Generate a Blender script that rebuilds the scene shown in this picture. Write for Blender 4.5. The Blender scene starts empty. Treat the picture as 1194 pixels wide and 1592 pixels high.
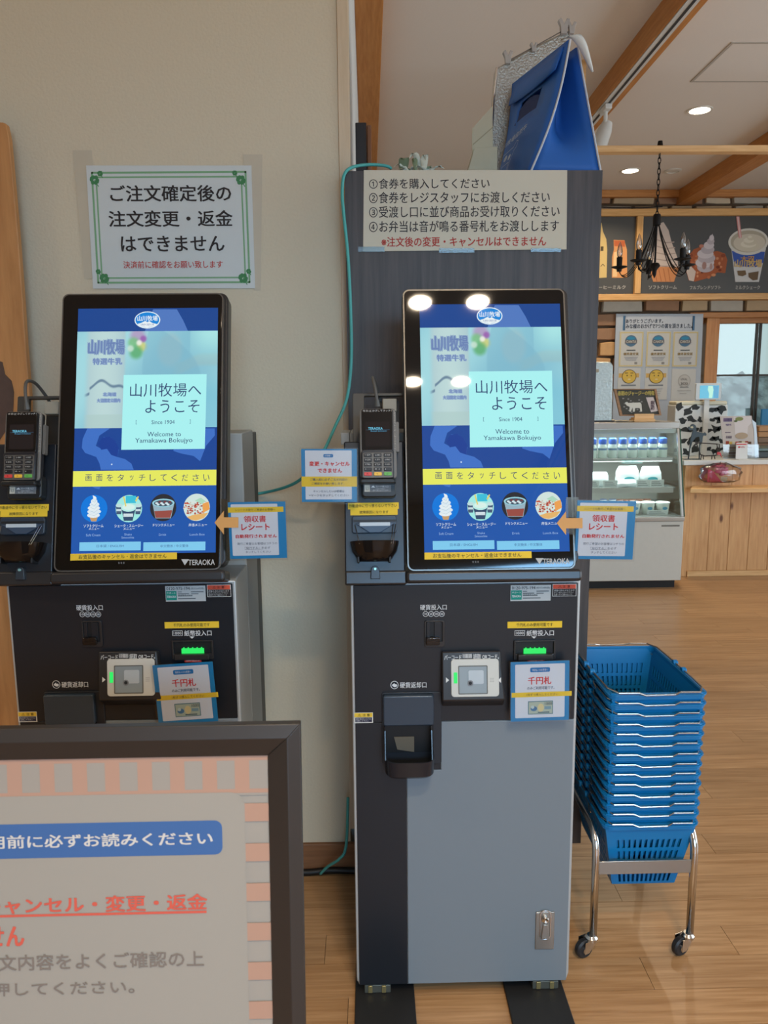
import bpy, bmesh, math, random
from mathutils import Vector, Matrix, noise
random.seed(7)
sc = bpy.context.scene
C = sc.collection
R = math.radians

# ------------------------------------------------------------------ camera
FPX, CX, CY, EYE = 1196.0, 597.0, 796.0, 1.415
_d = Vector((70, 7700, FPX)).normalized()
UPV = -_d
_a = -25.0
FWD = Vector((_a, -(FPX*FPX+70*_a)/7700, FPX)).normalized()
RGT = FWD.cross(UPV)
CAM = Vector((0, 0, EYE))
def w_of(v): return Vector((v.dot(RGT), v.dot(FWD), v.dot(UPV)))
cam = bpy.data.cameras.new('camera'); camo = bpy.data.objects.new('camera', cam); C.objects.link(camo)
cam.sensor_width = 36; cam.sensor_fit = 'AUTO'; cam.lens = 36*FPX/1592
cx, cu, cb = w_of(Vector((1,0,0))), w_of(Vector((0,-1,0))), w_of(Vector((0,0,-1)))
camo.matrix_world = Matrix(((cx.x,cu.x,cb.x,0),(cx.y,cu.y,cb.y,0),(cx.z,cu.z,cb.z,EYE),(0,0,0,1)))
cam.clip_start = 0.02; cam.clip_end = 200
cam.dof.use_dof = True; cam.dof.focus_distance = 2.3; cam.dof.aperture_fstop = 12
sc.camera = camo
def ray(px, py): return w_of(Vector((px-CX, py-CY, FPX)))
def at(px, py, Y):
    r = ray(px, py); return CAM + r*(Y/r.y)
def atz(px, py, z):
    r = ray(px, py); return CAM + r*((z-EYE)/r.z)

# ------------------------------------------------------------------ world, light, exposure
sc.view_settings.view_transform = 'Standard'; sc.view_settings.look = 'None'
sc.view_settings.gamma = 1; sc.view_settings.use_curve_mapping = False
sc.view_settings.exposure = 0.0
wd = bpy.data.worlds.new('sky'); sc.world = wd; wd.use_nodes = True
wd.node_tree.nodes['Background'].inputs[0].default_value = (.62, .76, .80, 1)
wd.node_tree.nodes['Background'].inputs[1].default_value = 0.85
ZC = 3.22
def area(name, loc, target, sx, sy, power, col):
    l = bpy.data.lights.new(name, 'AREA'); l.shape = 'RECTANGLE'; l.size = sx; l.size_y = sy; l.energy = power; l.color = col
    o = bpy.data.objects.new(name, l); C.objects.link(o); o.location = loc
    o.rotation_euler = (Vector(target)-Vector(loc)).to_track_quat('-Z', 'Y').to_euler(); return o
area('window_daylight', (5.35, 1.6, 1.5), (-2, 1.8, 1.9), 5.0, 2.0, 150, (.74, .87, 1))
area('rear_window_daylight', (1.4, -3.35, 1.45), (.4, 2, 1.3), 3.5, 2.1, 50, (.66, .82, 1))
_l = area('blue_wall_fill', (1.0, -3.34, 2.2), (-.1, 2.1, .25), 2.6, .7, 13, (.30, .62, 1)); _l.data.spread = R(52)  # added blue fill with narrow spread, tints the lower partition wall

# ------------------------------------------------------------------ materials
def lin(c):
    c = c/255.0
    return c/12.92 if c <= .04045 else ((c+.055)/1.055)**2.4
def rgb(c): return (lin(c[0]), lin(c[1]), lin(c[2]), 1)
_M = {}
def M(name, col, rough=.5, metal=0, emit=0, spec=.5, alpha=1, trans=0, vary=.04, nscale=30, bump=0, stretch=None, ior=1.45):
    if name in _M: return _M[name]
    m = bpy.data.materials.new(name); m.use_nodes = True; nt = m.node_tree; b = nt.nodes['Principled BSDF']
    c = rgb(col)
    b.inputs['Base Color'].default_value = c; b.inputs['Roughness'].default_value = rough; b.inputs['Metallic'].default_value = metal
    b.inputs['Specular IOR Level'].default_value = spec; b.inputs['IOR'].default_value = ior
    if alpha < 1: b.inputs['Alpha'].default_value = alpha
    if trans: b.inputs['Transmission Weight'].default_value = trans
    if emit:
        b.inputs['Base Color'].default_value = (.004,.004,.004,1)
        b.inputs['Emission Color'].default_value = c; b.inputs['Emission Strength'].default_value = emit
    elif vary or bump:
        tc = nt.nodes.new('ShaderNodeTexCoord'); mp = nt.nodes.new('ShaderNodeMapping'); n = nt.nodes.new('ShaderNodeTexNoise')
        nt.links.new(tc.outputs['Object'], mp.inputs[0]); nt.links.new(mp.outputs[0], n.inputs['Vector'])
        if stretch: mp.inputs['Scale'].default_value = stretch
        n.inputs['Scale'].default_value = nscale; n.inputs['Detail'].default_value = 4
        mix = nt.nodes.new('ShaderNodeMix'); mix.data_type = 'RGBA'
        nt.links.new(n.outputs['Fac'], mix.inputs['Factor'])
        mix.inputs[6].default_value = tuple(x*(1-vary) for x in c[:3])+(1,); mix.inputs[7].default_value = tuple(min(1, x*(1+vary)) for x in c[:3])+(1,)
        nt.links.new(mix.outputs[2], b.inputs['Base Color'])
        if bump:
            bp = nt.nodes.new('ShaderNodeBump'); bp.inputs['Strength'].default_value = bump; bp.inputs['Distance'].default_value = .004
            nt.links.new(n.outputs['Fac'], bp.inputs['Height']); nt.links.new(bp.outputs[0], b.inputs['Normal'])
    _M[name] = m; return m
def wood(name, c1, c2, axis='X', rough=.45, scale=6, knots=None, rnd=.0, ratio=16):
    if name in _M: return _M[name]
    m = bpy.data.materials.new(name); m.use_nodes = True; nt = m.node_tree; b = nt.nodes['Principled BSDF']
    tc = nt.nodes.new('ShaderNodeTexCoord'); mp = nt.nodes.new('ShaderNodeMapping'); nt.links.new(tc.outputs['Object'], mp.inputs[0])
    s = [ratio]*3; s['XYZ'.index(axis)] = 1; mp.inputs['Scale'].default_value = s
    oi = nt.nodes.new('ShaderNodeObjectInfo')
    add = nt.nodes.new('ShaderNodeVectorMath'); add.operation = 'ADD'
    sv = nt.nodes.new('ShaderNodeVectorMath'); sv.operation = 'SCALE'; sv.inputs[0].default_value = (31, 17, 23)
    nt.links.new(oi.outputs['Random'], sv.inputs['Scale']); nt.links.new(mp.outputs[0], add.inputs[0]); nt.links.new(sv.outputs[0], add.inputs[1])
    n = nt.nodes.new('ShaderNodeTexNoise'); n.inputs['Scale'].default_value = scale; n.inputs['Detail'].default_value = 8; n.inputs['Roughness'].default_value = .62
    n.inputs['Distortion'].default_value = .35
    nt.links.new(add.outputs[0], n.inputs['Vector'])
    cr = nt.nodes.new('ShaderNodeValToRGB'); nt.links.new(n.outputs['Fac'], cr.inputs[0])
    cr.color_ramp.elements[0].position = .34; cr.color_ramp.elements[1].position = .66
    cr.color_ramp.elements[0].color = rgb(c1); cr.color_ramp.elements[1].color = rgb(c2)
    last = cr.outputs[0]
    if rnd:
        mr = nt.nodes.new('ShaderNodeMapRange'); mr.inputs[3].default_value = 1-rnd; mr.inputs[4].default_value = 1+rnd
        nt.links.new(oi.outputs['Random'], mr.inputs[0])
        hs = nt.nodes.new('ShaderNodeHueSaturation'); nt.links.new(mr.outputs[0], hs.inputs['Value']); nt.links.new(last, hs.inputs['Color']); last = hs.outputs[0]
    if knots:
        k = nt.nodes.new('ShaderNodeTexVoronoi'); k.inputs['Scale'].default_value = knots
        mk = nt.nodes.new('ShaderNodeMapping'); ks = [1.6]*3; ks['XYZ'.index(axis)] = .7; mk.inputs['Scale'].default_value = ks
        nt.links.new(tc.outputs['Object'], mk.inputs[0]); a2 = nt.nodes.new('ShaderNodeVectorMath'); a2.operation = 'ADD'
        nt.links.new(mk.outputs[0], a2.inputs[0]); nt.links.new(sv.outputs[0], a2.inputs[1]); nt.links.new(a2.outputs[0], k.inputs['Vector'])
        kr = nt.nodes.new('ShaderNodeValToRGB'); kr.color_ramp.elements[0].position = .07; kr.color_ramp.elements[1].position = .16
        kr.color_ramp.elements[0].color = (1,1,1,1); kr.color_ramp.elements[1].color = (0,0,0,1)
        nt.links.new(k.outputs['Distance'], kr.inputs[0])
        mx = nt.nodes.new('ShaderNodeMix'); mx.data_type = 'RGBA'; nt.links.new(kr.outputs[0], mx.inputs['Factor'])
        nt.links.new(last, mx.inputs[6]); mx.inputs[7].default_value = rgb((105, 60, 30)); last = mx.outputs[2]
    nt.links.new(last, b.inputs['Base Color']); b.inputs['Roughness'].default_value = rough
    bp = nt.nodes.new('ShaderNodeBump'); bp.inputs['Strength'].default_value = .08; bp.inputs['Distance'].default_value = .002
    nt.links.new(n.outputs['Fac'], bp.inputs['Height']); nt.links.new(bp.outputs[0], b.inputs['Normal'])
    _M[name] = m; return m
def glass(name, tint, rough=.02, strength=.12):
    # thin clear sheet: mostly see-through, with a real mirror layer
    if name in _M: return _M[name]
    m = bpy.data.materials.new(name); m.use_nodes = True; nt = m.node_tree; nt.nodes.clear()
    o = nt.nodes.new('ShaderNodeOutputMaterial'); mix = nt.nodes.new('ShaderNodeMixShader')
    t = nt.nodes.new('ShaderNodeBsdfTransparent'); g = nt.nodes.new('ShaderNodeBsdfGlossy'); g.inputs['Roughness'].default_value = rough
    t.inputs[0].default_value = tint+(1,)
    fr = nt.nodes.new('ShaderNodeFresnel'); fr.inputs[0].default_value = 1.5
    ad = nt.nodes.new('ShaderNodeMath'); ad.operation = 'MULTIPLY'; ad.inputs[1].default_value = strength/.04
    nt.links.new(fr.outputs[0], ad.inputs[0]); nt.links.new(ad.outputs[0], mix.inputs[0])
    nt.links.new(t.outputs[0], mix.inputs[1]); nt.links.new(g.outputs[0], mix.inputs[2]); nt.links.new(mix.outputs[0], o.inputs[0])
    _M[name] = m; return m
def colmat(c, mode, strength=1.0):
    k = '%s_%d_%d_%d' % ((mode,)+tuple(int(x) for x in c[:3]))
    if mode == 'screen': return M(k, c, .03, 0, emit=strength, spec=.35, vary=0)
    if mode == 'gloss': return M(k, c, .2, vary=0, spec=.4)
    if mode == 'metal': return M(k, c, .35, 1, vary=0)
    return M(k, c, .6, vary=0, spec=.25)

# ------------------------------------------------------------------ mesh builder
class Fr:
    def __init__(s, o, u, v):
        s.o = Vector(o); s.u = Vector(u).normalized(); v = Vector(v); s.v = (v-s.u*v.dot(s.u)).normalized(); s.n = s.u.cross(s.v)
    def p(s, u, v, n=0): return s.o+s.u*u+s.v*v+s.n*n
    def off(s, n, u=0, v=0): return Fr(s.p(u, v, n), s.u, s.v)
FRONT = lambda o: Fr(o, (1,0,0), (0,0,1))
def px_conv(fr, root=(0,0,0), ox=0, oy=0, s=1.0):
    root = Vector(root); o = fr.o+root
    def c(x, y):
        r = ray(ox+x/s, oy+y/s); t = (o-CAM).dot(fr.n)/r.dot(fr.n); q = CAM+r*t-o
        return q.dot(fr.u), q.dot(fr.v)
    return c
def rrect(x0, y0, x1, y1, r=0, seg=4):
    if x0 > x1: x0, x1 = x1, x0
    if y0 > y1: y0, y1 = y1, y0
    if r <= 0: return [(x0,y0),(x1,y0),(x1,y1),(x0,y1)]
    out = []
    for cx_, cy_, a in ((x1-r,y0+r,-90),(x1-r,y1-r,0),(x0+r,y1-r,90),(x0+r,y0+r,180)):
        for i in range(seg+1):
            t = R(a+90*i/seg); out.append((cx_+r*math.cos(t), cy_+r*math.sin(t)))
    return out
def ell(cx_, cy_, rx, ry, n=24): return [(cx_+rx*math.cos(2*math.pi*i/n), cy_+ry*math.sin(2*math.pi*i/n)) for i in range(n)]
def ccw(p):
    a = sum(p[i][0]*p[(i+1)%len(p)][1]-p[(i+1)%len(p)][0]*p[i][1] for i in range(len(p)))
    return list(p) if a > 0 else list(p)[::-1]
class MB:
    def __init__(s): s.v = []; s.f = []
    def add(s, vs, fs):
        o = len(s.v); s.v += [Vector(x) for x in vs]; s.f += [[i+o for i in f] for f in fs]; return s
    def box(s, x0, x1, y0, y1, z0, z1):
        return s.add([(x0,y0,z0),(x1,y0,z0),(x1,y1,z0),(x0,y1,z0),(x0,y0,z1),(x1,y0,z1),(x1,y1,z1),(x0,y1,z1)],
                     [(0,3,2,1),(4,5,6,7),(0,1,5,4),(1,2,6,5),(2,3,7,6),(3,0,4,7)])
    def prism(s, fr, pts, n0, n1, taper=1.0, back=True):
        pts = ccw(pts); k = len(pts)
        cx_ = sum(p[0] for p in pts)/k; cy_ = sum(p[1] for p in pts)/k
        vs = [fr.p(p[0], p[1], n0) for p in pts]+[fr.p(cx_+(p[0]-cx_)*taper, cy_+(p[1]-cy_)*taper, n1) for p in pts]
        fs = [list(range(k, 2*k))]+[[i, (i+1)%k, k+(i+1)%k, k+i] for i in range(k)]
        if back: fs.append(list(range(k))[::-1])
        return s.add(vs, fs)
    def ring(s, fr, outer, inner, n0, n1):
        outer, inner = ccw(outer), ccw(inner); k = len(outer)
        vs = [fr.p(p[0],p[1],n) for n in (n0, n1) for q in (outer, inner) for p in q]
        fs = []
        for i in range(k):
            j = (i+1)%k
            fs += [[2*k+i,2*k+j,3*k+j,3*k+i],[i,k+i,k+j,j],[i,j,2*k+j,2*k+i],[k+i,3*k+i,3*k+j,k+j]]
        return s.add(vs, fs)
    def loft(s, rings, cap=True, close=False):
        k = len(rings[0]); vs = [p for r in rings for p in r]; fs = []
        for a in range(len(rings)-1):
            for i in range(k):
                j = (i+1)%k; fs.append([a*k+i, a*k+j, (a+1)*k+j, (a+1)*k+i])
        if cap: fs += [list(range(k))[::-1], [(len(rings)-1)*k+i for i in range(k)]]
        return s.add(vs, fs)
    def tube(s, pts, r, seg=8, cap=True, closed=False):
        pts = [Vector(p) for p in pts]; n = len(pts); rings = []; prev = None
        for i in range(n):
            if closed: t = (pts[(i+1)%n]-pts[i-1])
            else: t = pts[min(i+1, n-1)]-pts[max(i-1, 0)]
            t.normalize()
            if prev is None:
                a = Vector((0,0,1)) if abs(t.z) < .9 else Vector((1,0,0))
                x = t.cross(a).normalized()
            else: x = (prev-t*prev.dot(t)).normalized()
            prev = x; y = t.cross(x); rr = r[i] if isinstance(r, (list, tuple)) else r
            rings.append([pts[i]+(x*math.cos(2*math.pi*k/seg)+y*math.sin(2*math.pi*k/seg))*rr for k in range(seg)])
        if closed: rings.append(rings[0]); cap = False
        return s.loft(rings, cap)
    def lathe(s, prof, c=(0,0,0), seg=16, axis=None):
        c = Vector(c); a = Vector(axis).normalized() if axis else Vector((0,0,1))
        x = a.orthogonal().normalized(); y = a.cross(x)
        return s.loft([[c+a*h+(x*math.cos(2*math.pi*k/seg)+y*math.sin(2*math.pi*k/seg))*max(r, 1e-5) for k in range(seg)] for r, h in prof])
    def build(s, name, mat, parent=None, bevel=0, smooth=False, subd=0, seg=2):
        me = bpy.data.meshes.new(name)
        bm = bmesh.new(); vs = [bm.verts.new(v) for v in s.v]
        for f in s.f:
            try: bm.faces.new([vs[i] for i in f])
            except ValueError: pass
        bmesh.ops.recalc_face_normals(bm, faces=bm.faces)
        if bevel:
            es = [e for e in bm.edges if len(e.link_faces) == 2 and e.calc_face_angle(0) > .6]
            rs = bmesh.ops.bevel(bm, geom=es, offset=bevel, segments=seg, affect='EDGES', profile=.5, clamp_overlap=True)
            for f in rs['faces']: f.smooth = True
        bm.to_mesh(me); bm.free(); me.materials.append(mat)
        if smooth:
            for p in me.polygons: p.use_smooth = True
            if smooth == 'auto':
                try: me.set_sharp_from_angle(angle=R(38))
                except Exception: pass
        o = bpy.data.objects.new(name, me); C.objects.link(o)
        if parent: o.parent = parent
        if subd:
            m = o.modifiers.new('s', 'SUBSURF'); m.levels = subd; m.render_levels = subd
        return o
_T = {}
def textmesh(t, bold=0):
    k = (t, bold)
    if k not in _T:
        cu_ = bpy.data.curves.new('t', 'FONT'); cu_.body = t; cu_.resolution_u = 2; cu_.fill_mode = 'FRONT'; cu_.offset = bold
        o = bpy.data.objects.new('t', cu_); me = o.to_mesh()
        vs = [(v.co.x, v.co.y) for v in me.vertices]; fs = [tuple(p.vertices) for p in me.polygons]
        o.to_mesh_clear(); bpy.data.objects.remove(o); bpy.data.curves.remove(cu_)
        if not vs: vs, fs = [(0,0),(1,0),(1,1)], []
        xs = [v[0] for v in vs]; ys = [v[1] for v in vs]; x0, x1, y0, y1 = min(xs), max(xs), min(ys), max(ys)
        _T[k] = ([((x-x0)/(x1-x0+1e-9), (y-y0)/(y1-y0+1e-9)) for x, y in vs], fs, (x1-x0)/(y1-y0+1e-9))
    return _T[k]
class Print:
    """flat print on a surface: coloured shapes and lettering laid in one thin mesh"""
    def __init__(s, fr, conv=None, mode='paper', step=.0004, strength=1.0):
        s.fr = fr; s.c = conv or (lambda x, y: (x, y)); s.mode = mode; s.step = step; s.st = strength; s.v = []; s.f = []; s.m = []; s.mats = []
    def _mi(s, col):
        m = col if isinstance(col, bpy.types.Material) else colmat(col, s.mode, s.st)
        if m not in s.mats: s.mats.append(m)
        return s.mats.index(m)
    def raw(s, uv, fs, col, lvl):
        o = len(s.v); s.v += [s.fr.p(u, v, s.step*lvl) for u, v in uv]; mi = s._mi(col)
        for f in fs: s.f.append([i+o for i in f]); s.m.append(mi)
    def poly(s, pts, col, lvl=1):
        p = ccw([s.c(*q) for q in pts]); s.raw(p, [list(range(len(p)))], col, lvl); return s
    def rect(s, x0, y0, x1, y1, col, lvl=1, r=0):
        a, b = s.c(x0, y0), s.c(x1, y1); p = rrect(a[0], a[1], b[0], b[1], r); s.raw(ccw(p), [list(range(len(p)))], col, lvl); return s
    def frame(s, x0, y0, x1, y1, w, col, lvl=1):
        a, b = s.c(x0, y0), s.c(x1, y1); x0, x1 = sorted((a[0], b[0])); y0, y1 = sorted((a[1], b[1]))
        for q in ((x0,y0,x1,y0+w),(x0,y1-w,x1,y1),(x0,y0+w,x0+w,y1-w),(x1-w,y0+w,x1,y1-w)):
            s.raw(rrect(*q), [[0,1,2,3]], col, lvl)
        return s
    def disc(s, x, y, rx, ry, col, lvl=1, n=24):
        a = s.c(x, y); b = s.c(x+rx, y+ry); p = ell(a[0], a[1], abs(b[0]-a[0]), abs(b[1]-a[1]), n); s.raw(p, [list(range(n))], col, lvl); return s
    def line(s, pts, w, col, lvl=1):
        P = [Vector(s.c(*q)) for q in pts]
        for a, b in zip(P, P[1:]):
            d = (b-a); 
            if d.length < 1e-9: continue
            d.normalize(); t = Vector((-d.y, d.x))*w/2; e = d*w*.3
            s.raw([tuple(a-e-t), tuple(b+e-t), tuple(b+e+t), tuple(a-e+t)], [[0,1,2,3]], col, lvl)
        return s
    def text(s, t, x0, y0, x1, y1, col, lvl=2, bold=0, fit=True):
        vs, fs, asp = textmesh(t); a, b = s.c(x0, y0), s.c(x1, y1)
        u0, u1 = sorted((a[0], b[0])); v0, v1 = sorted((a[1], b[1])); e = bold*(v1-v0)*.9
        for k, (dx, dy) in enumerate(((0, 0),) if not bold else ((-e, -e*.6), (e, -e*.6), (-e, e*.6), (e, e*.6))):
            s.raw([(u0+(u1-u0)*x+dx, v0+(v1-v0)*y+dy) for x, y in vs], fs, col, lvl+.2*k)
        return s
    def build(s, name, parent=None):
        me = bpy.data.meshes.new(name); me.from_pydata([tuple(v) for v in s.v], [], s.f)
        for m in s.mats: me.materials.append(m)
        me.polygons.foreach_set('material_index', s.m); me.update()
        o = bpy.data.objects.new(name, me); C.objects.link(o)
        if parent: o.parent = parent
        return o
def canvas(name, fr, x0, y0, x1, y1, fn, nx, ny, parent, emit=1.0, lvl=1, step=.0004):
    """soft picture printed on / shown by a flat rectangle: colours per vertex"""
    a = []; cols = []
    for j in range(ny+1):
        for i in range(nx+1):
            u, v = i/nx, j/ny; a.append(fr.p(x0+(x1-x0)*u, y0+(y1-y0)*v, step*lvl)); cols.append(rgb(fn(u, 1-v)))
    fs = [(j*(nx+1)+i, j*(nx+1)+i+1, (j+1)*(nx+1)+i+1, (j+1)*(nx+1)+i) for j in range(ny) for i in range(nx)]
    me = bpy.data.meshes.new(name); me.from_pydata([tuple(v) for v in a], [], fs)
    at_ = me.color_attributes.new('Col', 'FLOAT_COLOR', 'POINT')
    at_.data.foreach_set('color', [x for c in cols for x in c])
    k = 'picture_lit' if emit else 'picture_paper'
    if k not in _M:
        m = bpy.data.materials.new(k); m.use_nodes = True; nt = m.node_tree; b = nt.nodes['Principled BSDF']
        n = nt.nodes.new('ShaderNodeVertexColor'); n.layer_name = 'Col'
        if emit:
            nt.links.new(n.outputs[0], b.inputs['Emission Color']); b.inputs['Emission Strength'].default_value = emit
            b.inputs['Base Color'].default_value = (.004,.004,.004,1); b.inputs['Roughness'].default_value = .03; b.inputs['Specular IOR Level'].default_value = .35
        else: nt.links.new(n.outputs[0], b.inputs['Base Color']); b.inputs['Roughness'].default_value = .5
        _M[k] = m
    me.materials.append(_M[k]); o = bpy.data.objects.new(name, me); C.objects.link(o); o.parent = parent; return o
def thing(name, label, cat, loc=(0,0,0), group=None, rz=0):
    o = bpy.data.objects.new(name, None); C.objects.link(o); o.location = loc; o.rotation_euler = (0,0,rz); o.empty_display_size = .1
    o['label'] = label; o['category'] = cat
    if group: o['group'] = group
    return o
def tag(o, label, cat, group=None):
    o['label'] = label; o['category'] = cat
    if group: o['group'] = group
    return o
def struct(o): o['kind'] = 'structure'; return o
def children(o): return [c for c in C.objects if c.parent == o]
def dup(root, loc, label, name=None):
    r = root.copy(); C.objects.link(r); r.location = loc; r['label'] = label
    kids = {}
    for o in list(C.objects): kids.setdefault(o.parent, []).append(o)
    def rec(a, b):
        for ch in kids.get(a, []):
            c = ch.copy(); C.objects.link(c); c.parent = b; rec(ch, c)
    rec(root, r); return r
def mixc(a, b, t):
    t = max(0, min(1, t)); return tuple(a[i]*(1-t)+b[i]*t for i in range(3))
def sm(a, b, x):
    t = max(0, min(1, (x-a)/(b-a))); return t*t*(3-2*t)
# ------------------------------------------------------------------ setting
YW, YB = 2.12, 7.4            # partition wall plane, back wall plane
m_wall = M('wall_paper_cream', (210, 197, 170), .8, vary=.03, nscale=140, bump=.25)
m_white = M('white_paint', (214, 214, 208), .6)
m_ceil = M('ceiling_paper', (222, 214, 204), .85, vary=.02, nscale=90, bump=.1)
m_beam = wood('beam_wood', (176, 112, 50), (196, 134, 70), 'Y', .5, 5, ratio=14)
m_beamx = wood('beam_wood_cross', (176, 112, 50), (200, 138, 74), 'X', .5, 5, ratio=14)
m_post = wood('post_wood', (186, 122, 62), (206, 146, 84), 'Z', .5, 5, ratio=14)
m_pine = wood('pine_boards', (190, 140, 90), (210, 164, 112), 'Z', .5, 4, knots=5.6, rnd=.05, ratio=12)
m_pinex = wood('pine_edge', (206, 160, 104), (228, 186, 132), 'X', .5, 4, ratio=14)
m_floor = wood('floor_oak', (150, 110, 70), (182, 142, 100), 'X', .3, 3.2, rnd=.09, ratio=26)
m_dark = M('joint_dark', (60, 42, 26), .9)
m_trimw = wood('corner_trim_wood', (200, 178, 146), (212, 192, 162), 'Z', .55, 4, ratio=10)

MB().box(-4.2, 5.6, -3.6, YB+.2, -.12, -.006).build('floor_base', m_dark)
fb = bpy.data.objects['floor_base']; fb.name = 'floor'; struct(fb)
# boards the camera can tell apart are parts; the rest of the floor is laid with wider joined strips
PW = .107; PL = 1.05
def floor_board(l, w, t=.006):
    mb = MB().box(0, l-.0012, 0, w-.0014, -t, 0); return mb
proto = None; nb = 0
rows = int((5.1-1.2)/PW)+1; offs = [.0, .53, .21, .74, .37, .88]
for r in range(rows):
    y = 1.2+r*PW; xl = -.75 if y < 2.9 else .3; xr = .62*y+.35 if y > 2 else 1.75
    x = -3*PL+offs[r % 6]*PL*1.0+.07*(r % 5)
    while x < xr:
        if x+PL > xl:
            if proto is None: o = proto = floor_board(PL, PW).build('floor_board', m_floor, fb)
            else: o = proto.copy(); C.objects.link(o)
            o.location = (x, y, 0); nb += 1
        x += PL
mb = MB(); 
for r in range(-45, 58):
    y = 1.2+r*PW; inside = 0 <= r < rows
    x = -4.2-offs[r % 6]*PL+.07*(r % 5)
    xs = -3*PL+offs[r % 6]*PL+.07*(r % 5)
    if inside:
        xl = -.75 if y < 2.9 else .3; xr = .62*y+.35 if y > 2 else 1.75
        a = xs
        while a+PL <= xl: a += PL
        b = a
        while b < xr: b += PL
        segs = [(-4.2, a), (b, 5.6)]
    else: segs = [(-4.2, 5.6)]
    for s0, s1 in segs:
        c = s0
        while c < s1-.01:
            e = min(s1, c+PL*(.6+.4*random.random())); mb.box(c, e-.0012, y, y+PW-.0014, -.006, -.0002); c = e
o = mb.build('outer_boards', m_floor, fb); o['kind'] = 'stuff'

struct(MB().box(-4.2, 5.6, -3.6, YB+.2, ZC, ZC+.1).build('ceiling', m_ceil))
# partition behind the kiosks, its corner trim, then the side wall running back
XE = at(528, 300, YW).x
XC = at(545.5, 300, YW).x
struct(MB().box(-4.2, XE, YW, YW+.1, 0.0, ZC).build('wall_partition', m_wall))
struct(MB().box(XE, XC, YW-.006, YW+.1, .135, ZC).build('trim_1', m_trimw, bevel=.002))
struct(MB().box(XC-.1, XC, YW+.1, YB, 0, ZC).build('wall_side', m_white))
zb = atz(470, 1352, 0); zt = EYE+(at(470, 1313, YW-.012).z-EYE)
struct(MB().box(-4.2, XC, YW-.014, YW, 0, zt).build('baseboard_partition', wood('baseboard_wood', (124, 84, 54), (144, 100, 66), 'X', .5, 5), bevel=.002))
struct(MB().box(-4.2, -4.1, -3.5, YW, 0, ZC).build('wall_left', m_wall))
# right wall with a long window opening, rear wall with a wide opening
WX = 5.5
mb = MB(); mb.box(WX, WX+.1, -3.5, YB, 0, .45); mb.box(WX, WX+.1, -3.5, YB, 2.55, ZC)
mb.box(WX, WX+.1, -3.5, -1.0, .45, 2.55); mb.box(WX, WX+.1, 4.2, YB, .45, 2.55)
struct(mb.build('wall_right', m_wall))
mb = MB(); mb.box(-4.2, WX, -3.6, -3.5, 0, .3); mb.box(-4.2, WX, -3.6, -3.5, 2.6, ZC); mb.box(-4.2, -.4, -3.6, -3.5, .3, 2.6); mb.box(3.2, WX, -3.6, -3.5, .3, 2.6)
struct(mb.build('wall_rear', m_wall))
# ceiling beams (running back), the wall beam over the side wall, trim where ceiling meets stone wall
def xat(px, py, z): return atz(px, py, z).x
b1a, b1b, zbm = 1.402, 1.505, 3.095
mb = MB(); mb.box(b1a, b1a+.010, -3.5, YB, zbm, ZC); mb.box(b1b-.036, b1b, -3.5, YB, zbm, ZC); mb.box(b1a+.010, b1b-.036, -3.5, YB, zbm+.04, ZC)
struct(mb.build('trim_2', m_beam))
struct(MB().box(2.857, 3.01, -3.5, YB, zbm, ZC).build('trim_3', m_beam, bevel=.004))
struct(MB().box(XC, .088, YW, YB, zbm, ZC).build('trim_4', m_beam, bevel=.004))
struct(MB().box(.088, 5.5, YB-.08, YB, at(1000, 306, YB-.08).z, ZC).build('trim_5', m_beamx, bevel=.004))
# track let into the first beam
tr = thing('lighting_track', 'white lighting track set into the underside of the near ceiling beam', 'track', (1.4405, 0, zbm))
MB().box(-.0275, .0275, -3.4, 5.6, -.004, .036).build('track_body', M('track_white', (205, 205, 200), .5), tr)
MB().box(-.004, .010, -3.4, 5.6, -.006, -.0045).build('slot', M('track_slot', (52, 52, 52), .6), tr)
# access hatch
hx0, hy0 = atz(1073, 127, ZC).x, atz(1073, 127, ZC).y; hy1 = atz(1139, 65, ZC).y
ha = thing('ceiling_hatch', 'square access hatch with thin rim in the white ceiling', 'hatch', (hx0, hy1, ZC))
hw = .62; hl = hy0-hy1
MB().ring(Fr((0,0,0), (1,0,0), (0,-1,0)), rrect(0, -hl, hw, 0), rrect(.014, -hl+.014, hw-.014, -.014), 0, .004).build('rim', M('hatch_rim', (176, 168, 156), .5), ha)
MB().box(.016, hw-.016, .016, hl-.016, -.003, -.0005).build('panel', m_ceil, ha)

# ------------------------------------------------------------------ back wall of stone, with window opening
wx0 = at(1072, 500, YB).x; wz1 = at(1110, 494, YB).z; wz0 = .95; wx1 = 5.1
mb = MB(); mb.box(XC, wx0, YB, YB+.2, 0, ZC); mb.box(wx0, wx1, YB, YB+.2, 0, wz0); mb.box(wx0, wx1, YB, YB+.2, wz1, ZC); mb.box(wx1, 5.6, YB, YB+.2, 0, ZC)
bw = struct(mb.build('wall_back', M('mortar', (96, 78, 60), .9, vary=.15, nscale=20)))
stone_m = [M('stone_%s' % n, c, .85, vary=.13, nscale=14, bump=.8) for n, c in (('tan', (188, 164, 130)), ('grey', (186, 180, 166)), ('brown', (158, 122, 94)), ('cream', (208, 192, 164)), ('honey', (206, 162, 112)))]
def stone(x0, x1, z0, z1, m):
    k = random.random
    fr = Fr((x0, YB, z0), (1,0,0), (0,0,1)); w, h = x1-x0, z1-z0; j = .012
    pts = [(j*k(), j*k()), (w*.5, j*.6*k()), (w-j*k(), j*k()), (w-j*k(), h-j*k()), (w*.45, h-j*.6*k()), (j*k(), h-j*k())]
    mb = MB().prism(fr, pts, -.01, .028+.02*k(), taper=.955)
    return mb.build('stone', m, bw, bevel=.006)
zfix = [at(940, y, YB).z for y in (487, 465, 328, 309)]
rows_z = []
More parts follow.
